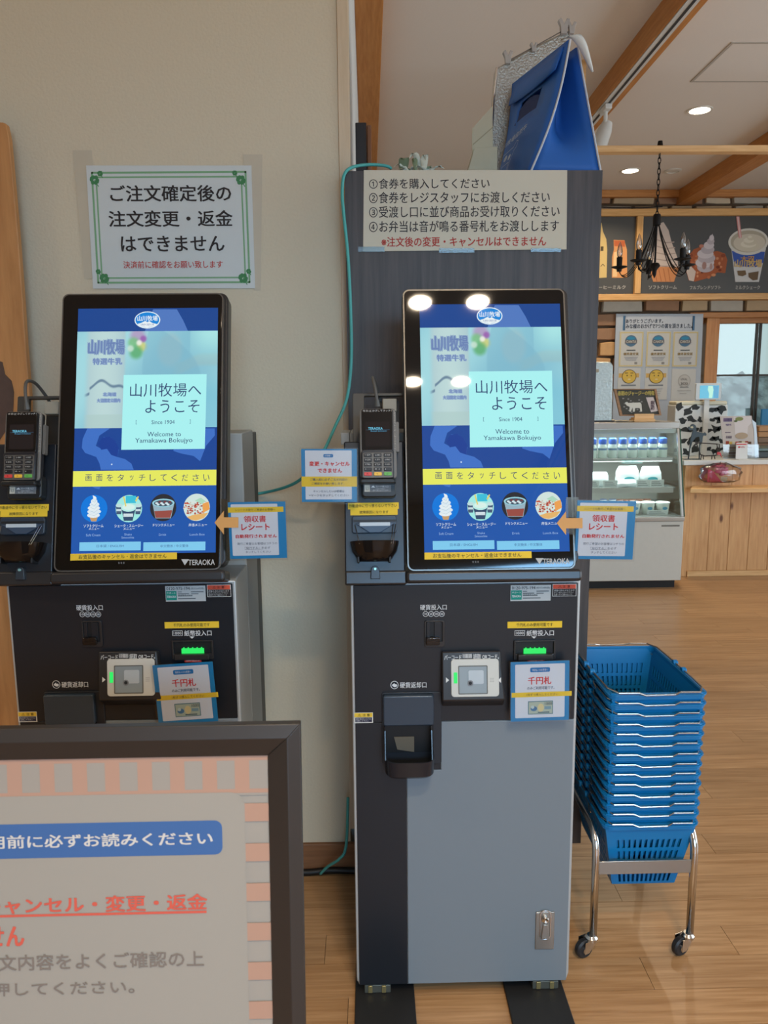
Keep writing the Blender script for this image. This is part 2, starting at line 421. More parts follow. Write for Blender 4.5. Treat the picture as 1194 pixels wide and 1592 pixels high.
z = zfix[0]
rows_z += [(zfix[0], zfix[1]-.003)]
t = zfix[0]
for h in (.128, .13, .145, .15, .14, .15): rows_z.append((t-h, t)); t -= h
zz = zfix[2]-.02; zt_ = at(1000, 306, YB).z
rows_z += [(zz, zz+(zt_-zz)*.45), (zz+(zt_-zz)*.45, zt_-.004)]
for (z0, z1) in rows_z:
    x = 1.75
    while x < 4.6:
        w = random.uniform(.22, .5)
        if z1 <= zfix[0]+.001:                      # beside the window: only the strip left of it
            if x > 2.5: break
            w = min(w, max(.15, 2.44-x)) if x < 2.3 else .2
            if x+w > 2.62: break
            m = random.choice([stone_m[4], stone_m[2], stone_m[4], stone_m[0]])
        else: m = random.choice(stone_m[:4]) if z0 > zz-.01 else random.choice([stone_m[0], stone_m[1], stone_m[2], stone_m[0]])
        stone(x, x+w-.012, z0+.005, z1-.005, m); x += w

_k = round((t-.02)/.14); _h = (t-.02)/_k; _q = round((zz-zfix[1]-.01)/.135); _g = (zz-zfix[1]-.012)/_q
mb = MB()
for (z0, z1) in rows_z+[(.02+_h*i, .015+_h*(i+1)) for i in range(_k)]+[(zfix[1]+.01+_g*i, zfix[1]+.005+_g*(i+1)) for i in range(_q)]:
    for xa_, xb_ in ((0.0, 1.74), (4.62, 5.5)) if (z0, z1) in rows_z else ((0.0, 5.5),):
        if z1 > zz and (z0, z1) not in rows_z: continue
        if z1 > wz0 and z0 < wz1 and xb_ > wx0: xb_ = min(xb_, 2.3)
        x = xa_
        while x < xb_-.05:
            w = min(random.uniform(.22, .5), xb_-x); mb.prism(Fr((x, YB, z0), (1,0,0), (0,0,1)), rrect(.004, .004, w-.008, z1-z0-.004), -.01, .03, taper=.95); x += w
o = mb.build('outer_stones', stone_m[0], bw); o['kind'] = 'stuff'
# window: wooden frame, posts, dark muntins, panes
m_muntin = M('muntin_dark', (70, 62, 52), .5)
wn = struct(MB().box(wx0, wx1, YB+.02, YB+.12, wz1-.05, wz1).build('window_1', m_beamx, bevel=.003))
MB().box(wx0-.02, wx1, YB-.055, YB+.02, wz1-.005, wz1+.045).build('head_casing', m_beamx, wn, bevel=.004)
MB().box(wx0, wx1, YB-.03, YB+.12, wz0, wz0+.05).build('sill', m_pinex, wn, bevel=.003)
px0, px1 = at(1094, 540, YB).x, at(1114, 540, YB).x
MB().box(px0, px1, YB-.045, YB+.12, wz0+.05, wz1-.005).build('post', m_post, wn, bevel=.004)
MB().box(wx1-.08, wx1, YB-.02, YB+.12, wz0+.05, wz1-.05).build('post', m_post, wn, bevel=.004)
zm = at(1150, 583, YB+.05).z
MB().box(wx0, px0, YB+.05, YB+.07, zm-.012, zm+.006).build('muntin', m_muntin, wn)
MB().box(px1, wx1-.08, YB+.05, YB+.07, zm-.012, zm+.006).build('muntin', m_muntin, wn)
for a in (1175, 1180.5):
    xx = at(a, 540, YB+.06).x; MB().box(xx-.009, xx+.009, YB+.045, YB+.075, wz0+.05, wz1-.05).build('muntin', m_muntin, wn)
m_pane = glass('window_glass', (.93, .97, .95), .02, .04)
MB().box(wx0, px0, YB+.058, YB+.062, wz0+.05, wz1-.05).build('pane', m_pane, wn)
MB().box(px1, at(1178, 540, YB+.06).x, YB+.058, YB+.062, wz0+.05, wz1-.05).build('pane', m_pane, wn)
MB().box(at(1178, 540, YB+.06).x, wx1-.08, YB+.058, YB+.062, wz0+.05, wz1-.05).build('pane', m_pane, wn)
# outside: pale ground and a rough grey-green bank of shrubs
m_bank = M('bank_shrubs', (136, 146, 148), .9, vary=.55, nscale=4, bump=1)
_nt = m_bank.node_tree; _n = [n for n in _nt.nodes if n.type == 'TEX_NOISE'][0]; _mx = [n for n in _nt.nodes if n.type == 'MIX'][0]; _r = _nt.nodes.new('ShaderNodeValToRGB')
_r.color_ramp.elements[0].position = .42; _r.color_ramp.elements[1].position = .6; _n.inputs['Detail'].default_value = 9
_nt.links.new(_n.outputs['Fac'], _r.inputs[0]); _nt.links.new(_r.outputs[0], _mx.inputs['Factor'])
mb = MB(); nx, ny = 60, 22; vs = []
for j in range(ny+1):
    for i in range(nx+1):
        x = 2+14*i/nx; y = 10.5+2.8*j/ny
        z = -.2+1.78*sm(0, .8, j/ny)+.10*noise.noise(Vector((x*1.6, y*2, 0)))+.22*noise.noise(Vector((x*5, y*5, 3)))
        vs.append((x, y, z))
fs = [(j*(nx+1)+i, j*(nx+1)+i+1, (j+1)*(nx+1)+i+1, (j+1)*(nx+1)+i) for j in range(ny) for i in range(nx)]
o = mb.add(vs, fs).build('shrub_bank', m_bank, None, smooth=True); tag(o, 'grey-green shrubby bank outside beyond the window', 'shrubs'); o['kind'] = 'stuff'
struct(MB().box(-3, 20, YB+.3, 16, -.3, -.15).build('ground', M('ground_outside', (150, 156, 150), .9, vary=.2, nscale=2)))

# ------------------------------------------------------------------ ceiling lights
m_lamp = M('lamp_face', (255, 244, 222), emit=9, vary=0)
m_ring = M('lamp_ring', (214, 208, 196), .4)
def downlight(x, y, label, r=.062, w=10, group=None):
    t = thing('downlight', label, 'ceiling light', (x, y, ZC), group)
    MB().ring(Fr((0,0,0), (1,0,0), (0,-1,0)), ell(0,0,r+.014,r+.014,24), ell(0,0,r,r,24), 0, .006).build('ring', m_ring, t)
    MB().prism(Fr((0,0,0), (1,0,0), (0,-1,0)), ell(0,0,r-.001,r-.001,24), .0005, .0035).build('diffuser', m_lamp, t)
    l = bpy.data.lights.new('bulb', 'AREA'); l.shape = 'DISK'; l.size = r*1.95; l.spread = R(125); l.energy = w; l.color = (1, .80, .56)
    o = bpy.data.objects.new('bulb', l); C.objects.link(o); o.parent = t; o.location = (0, 0, -.012)
    return t
p = atz(1088, 171, ZC); downlight(p.x, p.y, 'round recessed ceiling light near the hatch, the larger one in view', .066)
p = atz(980, 265, ZC); downlight(p.x, p.y, 'round recessed ceiling light further back, beside the small round vent', .066)
p = atz(946, 266, ZC)
t = thing('ceiling_vent', 'small unlit round ceiling fitting right of the further recessed light', 'vent', (atz(1046, 265, ZC).x, atz(1046, 265, ZC).y, ZC))
MB().lathe([(.07, 0), (.07, -.008), (.05, -.012), (.05, -.006), (0, -.006)], seg=24).build('ring', m_ring, t, smooth='auto')
# lights over the entrance side, seen as reflections in the right-hand screen
_o = Vector((.2077, 1.62, 0))+Vector((0, -.028, 1.0765)); _n = Vector((0, -math.cos(R(15.1)), math.sin(R(15.1))))
_names = ['left rear', 'right rear', 'left', 'right']
for q, (x, y) in enumerate(((455, 70), (678, 68), (427, 377), (613, 376))):
    r = ray(470+x/2.4875, 440+y/2.4875).normalized(); t_ = (_o-CAM).dot(_n)/r.dot(_n); P_ = CAM+r*t_; r2 = r-2*r.dot(_n)*_n
    P_ = P_+r2*((ZC-P_.z)/r2.z)
    downlight(P_.x, P_.y, 'recessed ceiling light behind the camera mirrored in the right screen, '+_names[q]+' of the four', .062, 15)
for x, y in ((-2.4, 0.6), (3.8, 2.2)):
    downlight(x, y, 'recessed ceiling light %s' % {-2.4: 'far left behind the camera', 3.8: 'near the right-hand windows'}[x], .062, 15)
# spotlight on the track
p = at(938, 205, 4.55)
sp = thing('spotlight', 'white cylindrical spotlight hanging from the beam track above the blue bag', 'spotlight', (1.4405, 4.88, zbm-.006))
m_sp = M('spot_white', (214, 214, 208), .45)
MB().box(-.02, .02, -.06, .06, -.03, 0).build('adapter', m_sp, sp, bevel=.004)
MB().tube([(0,0,-.03), (0,0,-.1)], .012, 10).build('stem', m_sp, sp)
MB().lathe([(0, .0), (.03, .003), (.042, .05), (.046, .17), (.036, .175), (.03, .12), (0, .11)], (.02, .02, -.08), 20, (-.34, -.1, -.93)).build('head', m_sp, sp, smooth='auto')
# suspended bar and chandelier
YS = 4.55
zb_ = at(1060, 231, YS).z
BX0 = at(902, 231, YS).x
bar = tag(MB().box(BX0, 4.6, YS, YS+.06, zb_-.016, zb_+.018).build('cross_bar', m_pinex, None, bevel=.002), 'slim pale wooden bar spanning between the ceiling beams', 'bar')
hb = MB().box(BX0, BX0+.02, YS, YS+.06, zb_+.018, ZC); hb.build('hanger', m_pinex, bar); MB().box(4.58, 4.6, YS, YS+.06, zb_+.018, ZC).build('hanger', m_pinex, bar)
YS += .03
m_iron = M('black_iron', (30, 28, 27), .5, .6)
ch = thing('chandelier', 'black iron chandelier with candle bulbs hanging from the pale wooden bar', 'chandelier', tuple(at(1026, 231, YS)))
o0 = ch.location.copy()
zl = lambda py: at(1026, py, YS).z-o0.z
MB().lathe([(0, .04), (.012, .04), (.016, .016), (.004, .015), (.004, -.02)], seg=12).build('hook', m_iron, ch)
zlink = -.02; n = 0
top_hub = zl(333)
while zlink > top_hub+.012:
    a = []; 
    for i in range(10):
        t = 2*math.pi*i/10; u, v = .008*math.cos(t), .019*math.sin(t)
        a.append((u, 0, zlink-.015+v) if n % 2 else (0, u, zlink-.015+v))
    MB().tube(a, .0026, 5, closed=True).build('chain_link', m_iron, ch); zlink -= .029; n += 1
h0, h1 = zl(333), zl(350)
MB().lathe([(0, h0), (.018, h0), (.022, h0-.01), (.022, h1), (.012, h1-.004), (0, h1-.004)], seg=16).build('hub', m_iron, ch, smooth='auto')
zbot = zl(433)
MB().lathe([(.006, h1), (.006, zbot+.09), (.022, zbot+.085), (.03, zbot+.07), (.012, zbot+.045), (.01, zbot+.02), (0, zbot)], seg=14).build('centre_stem', m_iron, ch, smooth='auto')
zc_ = zl(413); RA = .2
for k in range(5):
    a = R(k*72+8); cs, sn = math.cos(a), math.sin(a)
    q = lambda r, z: (r*cs, r*sn, z)
    pts = []
    for i in range(17):
        t = i/16
        P = (1-t)**3*Vector((.016, h1)) + 3*(1-t)**2*t*Vector((.055, h1*.45+zbot*.55)) + 3*(1-t)*t*t*Vector((RA*.92, zbot-.055)) + t**3*Vector((RA, zc_-.012))
        pts.append((P.x, P.y))
    for n_, d in enumerate((-.014, 0, .014)):
        MB().tube([((x*(1-.05*n_*math.sin(math.pi*i/16)))*cs-sn*d*math.sin(math.pi*i/16), (x*(1-.05*n_*math.sin(math.pi*i/16)))*sn+cs*d*math.sin(math.pi*i/16), z-.012*(n_-1)*math.sin(math.pi*i/16)) for i, (x, z) in enumerate(pts)], .0026, 5).build('arm', m_iron, ch)
    cup = MB().lathe([(0, -.02), (.014, -.018), (.016, -.004), (.046, .006), (.046, .01), (.016, .006), (.017, .062), (.0, .062)], q(RA, zc_), 14).build('candle_cup', m_iron, ch, smooth='auto')
    MB().lathe([(.009, .06), (.015, .075), (.0165, .095), (.011, .125), (.003, .148), (0, .152)], q(RA, zc_), 12).build('bulb', glass('bulb_glass', (.93, .93, .93), .05, .25), cup, smooth=True)
# dark framed panel on the side wall above the cabinet
y0_, y1_ = 3.35, 3.9
fp = thing('wall_panel', 'thin dark framed panel on the side wall above the cabinet top', 'picture', (XC, y0_, 2.3))
MB().box(0, .045, 0, y1_-y0_, -.45, at(560, 190, y0_).z-2.3).build('panel', M('panel_black', (34, 32, 34), .35), fp, bevel=.004)
MB().box(.046, .066, .03, y1_-y0_-.03, -.42, at(560, 186, y0_).z-2.3-.01).build('face', M('panel_brown', (128, 84, 56), .25), fp, bevel=.004)
# bracket clip on beam end
# ------------------------------------------------------------------ ordering kiosks
KR = Vector((.2077, 1.62, 0)); KL = Vector((-.548, 1.656, 0))
m_sil = M('kiosk_silver', (176, 178, 176), .38, .35, vary=.02)
m_blk = M('kiosk_black', (25, 28, 33), .34, vary=.05, nscale=60)
m_gry = M('kiosk_grey_door', (114, 123, 129), .45, vary=.01)
m_twr = M('kiosk_tower_grey', (158, 158, 152), .5)
m_hsg = M('display_housing', (40, 38, 38), .32)
m_bez = M('glass_black', (10, 9, 9), .03, spec=.5, vary=0)
m_dk = M('recess_black', (14, 14, 15), .5, vary=0)
m_chr = M('chrome', (210, 208, 204), .18, 1, vary=0)
m_steel = M('steel', (170, 166, 158), .35, .9)
m_txt = (206, 208, 208)
Z4 = (470, 440, 2.4875); Z6 = (530, 880, 3.0615); Z3 = (530, 580, 7.585); Z4B = (530, 760, 9.185); Z1 = (400, 1220, 2.296)
PF = FRONT((0, 0, 0)); HF = Fr((0, -.028, 1.0765), (1,0,0), (0, math.sin(R(15.1)), math.cos(R(15.1))))
def K(fr, z): return px_conv(fr, KR, *z)
kio = thing('ordering_kiosk', 'grey and black touch-screen ordering kiosk on the right, before the dark wood cabinet', 'kiosk', KR, 'touch-screen ordering kiosks')
c6 = K(PF, Z6); c4 = K(HF, Z4); c1 = K(PF, Z1)
u0, _ = c6(45, 400); u1 = .2507; u0 = -.2507
vtop = c6(500, 76)[1]; vbot = c1(700, 713)[1]
# lower body
MB().prism(PF.off(-.165), rrect(u0, vbot, u1, vtop, .0), 0, .150).build('cabinet_body', m_sil, kio, bevel=.003)
MB().prism(PF, [(u0+.006, vbot), (u1-.006, vbot), (u1, vbot+.02), (u1, vtop), (u0, vtop), (u0, vbot+.02)], -.0149, -.004).build('front_frame', m_sil, kio, bevel=.0025)
pl, pt = -.2445, c6(500, 88)[1]; pr = c6(1120, 400)[0]; pm = c6(300, 742)[1]
MB().prism(PF, rrect(pl, pm, pr, pt, .002), -.0039, 0).build('front_panel', m_blk, kio, bevel=.001)
ux = c6(315, 980)[0]; uy = c6(478, 800)[0]; vm = c6(315, 972)[1]
MB().prism(PF, [(pl, vbot+.004), (ux-.0008, vbot+.004), (ux-.0008, vm), (uy-.0008, vm), (uy-.0008, pm-.0012), (pl, pm-.0012)], -.0039, -.0002).build('lower_panel', m_blk, kio, bevel=.001)
MB().prism(PF, [(ux, vbot+.004), (pr, vbot+.004), (pr, pm-.0012), (uy, pm-.0012), (uy, vm-.0008), (ux, vm-.0008)], -.0039, 0).build('door', m_gry, kio, bevel=.0015)
# rear tower and rear cover
MB().box(-.272, -.2515, .166, .30, 1.296, 1.324).build('side_shelf', m_twr, kio, bevel=.002)
MB().box(-.2507, .2507, .166, .335, .03, 1.324).build('rear_tower', m_twr, kio, bevel=.003)
MB().box(-.246, .246, .336, .43, .05, 1.314).build('rear_cover', M('rear_dark', (62, 62, 60), .5), kio, bevel=.002)
# display head
gl = c4(403, 600)[0]; gr = .2255; gb = c4(700, 1105)[1]; gt = c4(700, 27)[1]
hb_ = c4(700, 1150)[1]
MB().prism(HF, rrect(gl-.004, hb_+.028, gr+.012, gt+.006, .018, 6), -.05, -.0075).build('display_housing', m_hsg, kio, bevel=.004)
MB().prism(HF, rrect(gl-.006, hb_-.004, gr+.013, gb-.003, .008), -.055, .012).build('lower_lip', m_hsg, kio, bevel=.006)
MB().prism(HF, rrect(gl+.03, .03, gr-.03, gt-.06, 0), -.17, -.05).build('display_back', m_hsg, kio, bevel=.004)
g = MB().prism(HF, rrect(gl, gb, gr, gt, .012, 6), -.0074, 0).build('display_glass', m_bez, kio, bevel=.0015)
MB().ring(HF, rrect(gl-.0025, gb-.0025, gr+.0025, gt+.0025, .014, 6), rrect(gl+.0002, gb+.0002, gr-.0002, gt-.0002, .012, 6), -.0074, -.001).build('rim', M('rim_grey', (110, 106, 100), .3, .6), g)
# ---- what the screen shows
sl = c4(455, 82)[0]; sr = c4(1006, 600)[0]; sl = (c4(455,82)[0]+c4(470,1040)[0])/2; sr = (c4(998,82)[0]+c4(1032,1040)[0])/2
st = c4(700, 82)[1]; sb = c4(700, 1042)[1]; sw = sr-sl; sh = st-sb
NAVY, BLUE = (28, 66, 146), (36, 84, 178)
S = Print(HF, c4, 'screen', strength=1.0)
S2 = Print(HF, None, 'screen')
S2.rect(sl, sb, sr, st, (32, 86, 168), 1)
yb = lambda y: c4(700, y)[1]
S2.rect(sl, yb(172), sr, st, (26, 70, 142), 1.5)
S2.rect(sl, yb(718), sr, yb(550), (26, 70, 148), 1.5)
def photo(u, v):
    base = mixc((132, 190, 208), (160, 214, 222), sm(.0, 1, .5+.5*math.sin(5*u+3*v)))
    base = mixc(base, (96, 176, 206), .8*sm(.55, .75, u)*sm(.35, .7, v)*.6)
    # wrist/arm and bottle neck shapes
    d = math.hypot((u-.66)/.10, (v-.2)/.2); base = mixc(base, (160, 190, 196), .7*(1-sm(.6, 1.1, d)))
    d = abs(v-(.40-.10*sm(.68, .9, u)))/.07; base = mixc(base, (150, 186, 190), .6*(1-sm(.5, 1.2, d))*sm(.66, .74, u))
    if u > .8: base = mixc(base, (176, 236, 232), .8*(1-sm(.0, .4, v))*sm(.7, .95, u))
    # bottle
    b = sm(.05, .10, u)*(1-sm(.33, .355, u)); sh = .5+.5*math.cos((u-.2)*9)
    base = mixc(base, mixc((138, 172, 190), (186, 214, 214), sh), b)
    if v > .86: base = mixc(base, (170, 200, 196), b*.6)
    yy = .62-.11*math.exp(-((u-.18)/.07)**2)-.05*math.exp(-((u-.31)/.05)**2)+.05*(1 if u < .1 else 0)
    base = mixc(base, (84, 112, 140), .8*(1-sm(.006, .022, abs(v-yy)))*sm(.055, .09, u)*(1-sm(.33, .35, u)))
    # flowers
    for (x, y, r_, c) in ((.43, .05, .07, (176, 150, 190)), (.40, .12, .05, (120, 190, 130)), (.46, .16, .045, (206, 206, 120)), (.42, .22, .06, (90, 170, 110)),
                          (.47, .08, .03, (150, 90, 170)), (.38, .18, .03, (200, 225, 210)), (.44, .12, .025, (240, 240, 230))):
        d = math.hypot(u-x, (v-y)*.68)/r_; base = mixc(base, c, .85*(1-sm(.4, 1.1, d)))
    # grey sweep of the map outline crossing the photo
    cv = .335+.06*v; e = sm(0, .012, u-(.50-.04*math.sin(v*4)))*(1-sm(-.01, .01, u-(.62+.4*v+.10*math.sin(v*5))))
    base = mixc(base, (120, 176, 198), .45*e)
    return base
cv_ = canvas('screen_picture', HF, sl, yb(550), sr, yb(172), photo, 150, 104, g, 1.0, lvl=2.2)
BL = px_conv(HF, KR, *Z4)
for q, (dx, dy, cc) in enumerate(((-4,-3,(138,166,196)), (4,3,(138,166,196)), (-2,2,(122,148,188)), (2,-2,(122,148,188)), (0,0,(104,128,178)))):
    for t, a_, b_, c_, d_ in (('山川牧場', 500, 205, 640, 262), ('特選牛乳', 520, 278, 634, 302), ('北海道', 566, 412, 618, 426), ('大沼国定公園内', 544, 436, 634, 450)):
        k_ = 1 if c_-a_ > 130 else .5
        S.text(t, a_+dx*k_, b_+dy*k_, c_+dx*k_, d_+dy*k_, cc if k_ == 1 or cc[0] < 120 else tuple(x+10 for x in cc), 2.4+.15*q, .01)
LB = (62, 112, 196)
S.poly([(744,86),(836,86),(862,128),(884,172),(716,172),(726,140)], (80, 120, 190), 2.0)
S.poly([(512,552),(496,592),(494,628),(508,648),(552,664),(566,690),(572,714),(700,714),(690,690),(664,672),(634,664),(638,636),(626,606),(604,586),(576,586),(560,606),(566,630),(548,620),(560,580),(600,552)], LB, 2.0)
S.poly([(556,612),(572,588),(600,584),(622,600),(638,628),(634,664),(610,656),(592,632),(570,636)], (24, 62, 146), 2.3)
S.poly([(858,552),(1006,552),(1008,580),(976,620),(956,680),(930,660),(880,650),(850,640)], LB, 2.0)
S.poly([(540,778),(575,778),(570,790),(552,786)], LB, 2.0)
S.disc(724, 128, 51, 33, (226, 240, 244), 3.2, 32); S.disc(724, 128, 47, 29.5, (22, 132, 214), 3.6, 32)
S.poly([(686,144),(700,140),(716,132),(724,137),(732,133),(744,140),(764,145),(750,153),(724,158),(698,153)], (232, 240, 242), 4.0)
S.text('山川牧場', 685, 112, 764, 132, (236, 244, 246), 4.4, .014); S.text('北海道大沼国定公園', 698, 143, 750, 150, (30, 90, 170), 4.8)
S.poly([(643,343),(965,340),(972,632),(648,636)], (168, 240, 240), 3.6)
DB = (46, 66, 112)
S.text('山川牧場へ', 670, 377, 948, 427, DB, 4.2); S.text('ようこそ', 732, 442, 944, 490, DB, 4.2)
S.text('Since 1904', 760, 520, 850, 535, DB, 4.2); S.text('[', 699, 520, 703, 536, DB, 4.2); S.text(']', 908, 518, 912, 534, DB, 4.2)
S.text('Welcome to', 746, 566, 877, 583, DB, 4.2); S.text('Yamakawa Bokujyo', 700, 591, 923, 612, DB, 4.2)
S2.rect(sl, yb(778), sr, yb(717), (228, 232, 96), 3.2)
for i, ch_ in enumerate('画面をタッチしてください'):
    x = 513+i*41.6; small = ch_ == 'ッ'
    S.text(ch_, x+(7 if small else 1), 736 if small else 732, x+(22 if small else 26), 756 if small else 758, DB, 4.2)
S.disc(614, 693, 3, 3, (200, 220, 240), 4)
# four round menu pictures
def soft(cx_, cy_):
    S.disc(cx_, cy_, 53, 53, (14, 120, 218), 3, 32)
    S.poly([(cx_-17,cy_+28),(cx_+17,cy_+28),(cx_+11,cy_+50),(cx_-9,cy_+50)], (196, 156, 108), 3.6)
    for k, (w, y) in enumerate(((25, 26), (27, 12), (24, -2), (19, -16), (13, -28), (7, -38))):
        S.disc(cx_+(k % 2)*2-1, cy_+y, w, 10, (226-8*(k % 2), 236-4*(k % 2), 240), 3.8+.2*k, 20)
    S.poly([(cx_-4,cy_-40),(cx_+5,cy_-38),(cx_+2,cy_-48),(cx_-8,cy_-52)], (232, 240, 242), 5.2)
    for k in range(5): S.line([(cx_-20+3*k,cy_+22-13*k),(cx_+2,cy_+28-13*k),(cx_+20-3*k,cy_+16-13*k)], .0006, (160, 190, 206), 5.4)
def shake(cx_, cy_):
    S.disc(cx_, cy_, 53, 53, (160, 232, 226), 3, 32); S.rect(cx_-14, cy_-50, cx_+26, cy_-22, (60, 190, 216), 3.3)
    for dx in (-38, 36): 
        S.poly([(cx_+dx-13,cy_-12),(cx_+dx+13,cy_-12),(cx_+dx+9,cy_+22),(cx_+dx-9,cy_+22)], (70, 92, 120), 3.4); S.disc(cx_+dx, cy_-12, 14, 7, (190, 222, 222), 3.6, 16)
        S.rect(cx_+dx-10, cy_+2, cx_+dx+10, cy_+10, (200, 220, 226), 3.6)
    S.poly([(cx_-28,cy_+2),(cx_+26,cy_+2),(cx_+17,cy_+48),(cx_-17,cy_+48)], (52, 76, 108), 4); S.disc(cx_-1, cy_-4, 30, 16, (184, 236, 230), 4.3); S.disc(cx_-1, cy_-6, 24, 11, (214, 240, 232), 4.6)
    S.rect(cx_-20, cy_+20, cx_+18, cy_+32, (206, 222, 228), 4.4); S.line([(cx_-12,cy_-10),(cx_-22,cy_-46)], .0028, (226, 206, 100), 5); S.line([(cx_+26,cy_-30),(cx_+34,cy_-46)], .003, (226, 206, 100), 5)
def drink(cx_, cy_):
    S.disc(cx_, cy_, 53, 53, (44, 46, 52), 3, 32)
    S.poly([(cx_-42,cy_-16),(cx_+42,cy_-16),(cx_+32,cy_+42),(cx_-28,cy_+42)], (150, 178, 192), 3.6)
    S.poly([(cx_-34,cy_+14),(cx_+36,cy_+10),(cx_+30,cy_+40),(cx_-27,cy_+40)], (150, 78, 70), 4)
    S.disc(cx_, cy_-18, 44, 16, (150, 206, 220), 4.2); S.disc(cx_, cy_-17, 37, 12, (70, 88, 104), 4.5)
    for k in range(9): S.disc(cx_-26+k*6.4, cy_-17+6*math.sin(k*2.1), 6, 4, ((208, 226, 232), (120, 60, 66))[k % 3 == 2], 4.8+.05*k, 8)
def lunch(cx_, cy_):
    S.disc(cx_, cy_, 53, 53, (206, 226, 220), 3, 32)
    rr = random.Random(5)
    for k in range(90):
        x, y = rr.uniform(-48, 40), rr.uniform(-22, 24)
        if math.hypot(x, y) < 49: S.disc(cx_+x, cy_+y, rr.uniform(2.5, 6), rr.uniform(2, 4.5), rr.choice([(176, 70, 56), (200, 96, 74), (206, 190, 176), (150, 52, 44), (226, 222, 210)]), 3.5+k*.01, 7)
    S.poly([(cx_+22,cy_-14),(cx_+46,cy_-22),(cx_+51,cy_+8),(cx_+26,cy_+22)], (232, 160, 84), 4.8)
    S.poly([(cx_-36,cy_+38),(cx_-6,cy_+28),(cx_+46,cy_+22),(cx_+30,cy_+42),(cx_,cy_+52),(cx_-22,cy_+48)], (226, 178, 108), 4.8)
    S.poly([(cx_-8,cy_-26),(cx_+14,cy_-38),(cx_+34,cy_-24),(cx_+20,cy_-12)], (170, 214, 190), 4.9)
soft(554, 866); shake(689, 866); drink(822, 862); lunch(952, 861)
W_ = (226, 236, 240)
S.text('ソフトクリーム', 517, 928, 594, 939, W_, 4.2, .01); S.text('メニュー', 537, 941, 578, 949, W_, 4.2, .01)
S.text('シェーク・スムージー', 637, 928, 748, 938, W_, 4.2, .01); S.text('メニュー', 672, 940, 716, 949, W_, 4.2, .01)
S.text('ドリンクメニュー', 786, 925, 870, 935, W_, 4.2, .01); S.text('弁当メニュー', 924, 924, 996, 935, W_, 4.2, .01)
PB = (150, 182, 226)
S.text('Soft Cream', 528, 965, 584, 974, PB, 4.2); S.text('Shake', 676, 963, 706, 971, PB, 4.2); S.text('Smoothie', 666, 975, 715, 983, PB, 4.2)
S.text('Drink', 811, 964, 840, 972, PB, 4.2); S.text('Lunch Box', 930, 963, 989, 971, PB, 4.2)
for a, b, t in ((504, 743, '日本語 / ENGLISH'), (752, 994, '中文簡体 / 中文繁体')):
    S.rect(a, 998, b, 1029, (126, 200, 236), 3.2); S.text(t, a+67, 1007, b-66, 1017, (60, 96, 150), 4.2)
o = S2.build('screen_background', g); o = S.build('screen_content', g)
# maker's mark and tape on the glass
P = Print(HF, c4, 'paper'); P.poly([(902,1064),(932,1064),(917,1088)], (176, 176, 174), 1); P.text('TERAOKA', 930, 1066, 1033, 1086, (180, 180, 178), 1, .02)
P.text('▪▪▪', 658, 1075, 682, 1082, (96, 96, 96), 1); P.build('maker_mark', g)
YEL = (222, 186, 52)
def tape(parent, fr, conv, x0, y0, x1, y1, texts, name='yellow_tape', col=YEL):
    P = Print(fr, conv, 'paper'); P.rect(x0, y0, x1, y1, col, 2)
    for (t, a, b, c, d) in texts: P.text(t, a, b, c, d, (70, 62, 36), 3, .005)
    return P.build(name, parent)
tape(g, HF.off(.0022), c4, 472, 1043, 886, 1064, [('お支払後のキャンセル・返金はできません', 505, 1047, 846, 1060)])
# ---- payment column left of the display
cz3 = K(HF, Z3); cb = K(HF, Z4B)
cl, cr = cz3(40, 1000)[0]-.001, cz3(745, 1400)[0]; cbt = cb(500, 1290)[1]; ctp = cz3(100, 800)[1]
col = MB().prism(HF, rrect(cl, cbt-.004, cr, ctp, .004), -.07, -.006).build('payment_column', m_blk, kio, bevel=.003)
MB().prism(HF, rrect(cl, cbt-.012, cr+.003, cbt+.018, .004), -.07, -.001).build('column_lip', m_hsg, col, bevel=.004)
HB = HF.off(-.05); c3b = K(HB, Z3)
bl, bb, br, bt = c3b(135, 0)[0], ctp-.012, c3b(768, 0)[0], c3b(400, 235)[1]
il, ir, it = c3b(272, 0)[0], c3b(735, 0)[0], c3b(500, 268)[1]
pltm = M('back_plate_grey', (66, 64, 60), .4, .3)
MB().ring(HB, rrect(bl, bb, br, bt, .004), rrect(il, bb+.02, ir, it, .002), -.012, 0).build('back_plate', pltm, kio, bevel=.001)
MB().prism(HB, rrect(il+.03, bb+.02, ir-.01, it-.006, .002), -.030, -.024).build('back_plate', m_dk, kio)
MB().prism(HB, rrect(c3b(485,0)[0], c3b(0,470)[1], c3b(650,0)[0], c3b(0,320)[1], .002), -.006, .012).build('power_block', M('pale_block', (150, 142, 126), .5), kio, bevel=.002)
# card terminal
NT = .040
DF = HF.off(NT); cd = K(DF, Z3)
def X(x): return cd(x, 800)[0]
def Y_(y): return cd(430, y)[1]
term = MB().prism(DF, rrect(X(236), Y_(1250), X(640), Y_(414), .007, 5), -.030, -.004).build('payment_terminal', M('terminal_dark', (44, 44, 46), .4), kio, bevel=.003)
m_tg = M('terminal_grey', (104, 100, 94), .42)
MB().prism(DF, rrect(X(222), Y_(1245), X(655), Y_(412), .009, 5), -.010, -.004).build('side_shell', m_tg, term, bevel=.002)
MB().prism(DF, rrect(X(247), Y_(908), X(610), Y_(424), .004, 4), -.004, .0006).build('display_panel', M('terminal_glass', (16, 14, 14), .08, vary=0), term, bevel=.0008)
MB().prism(DF, [(X(236), Y_(1245)), (X(620), Y_(1245)), (X(622), Y_(930)), (X(600), Y_(902)), (X(262), Y_(902)), (X(238), Y_(935))], -.004, .006).build('keypad_plate', M('keypad_black', (30, 30, 34), .3), term, bevel=.002)
KF = DF.off(.006)
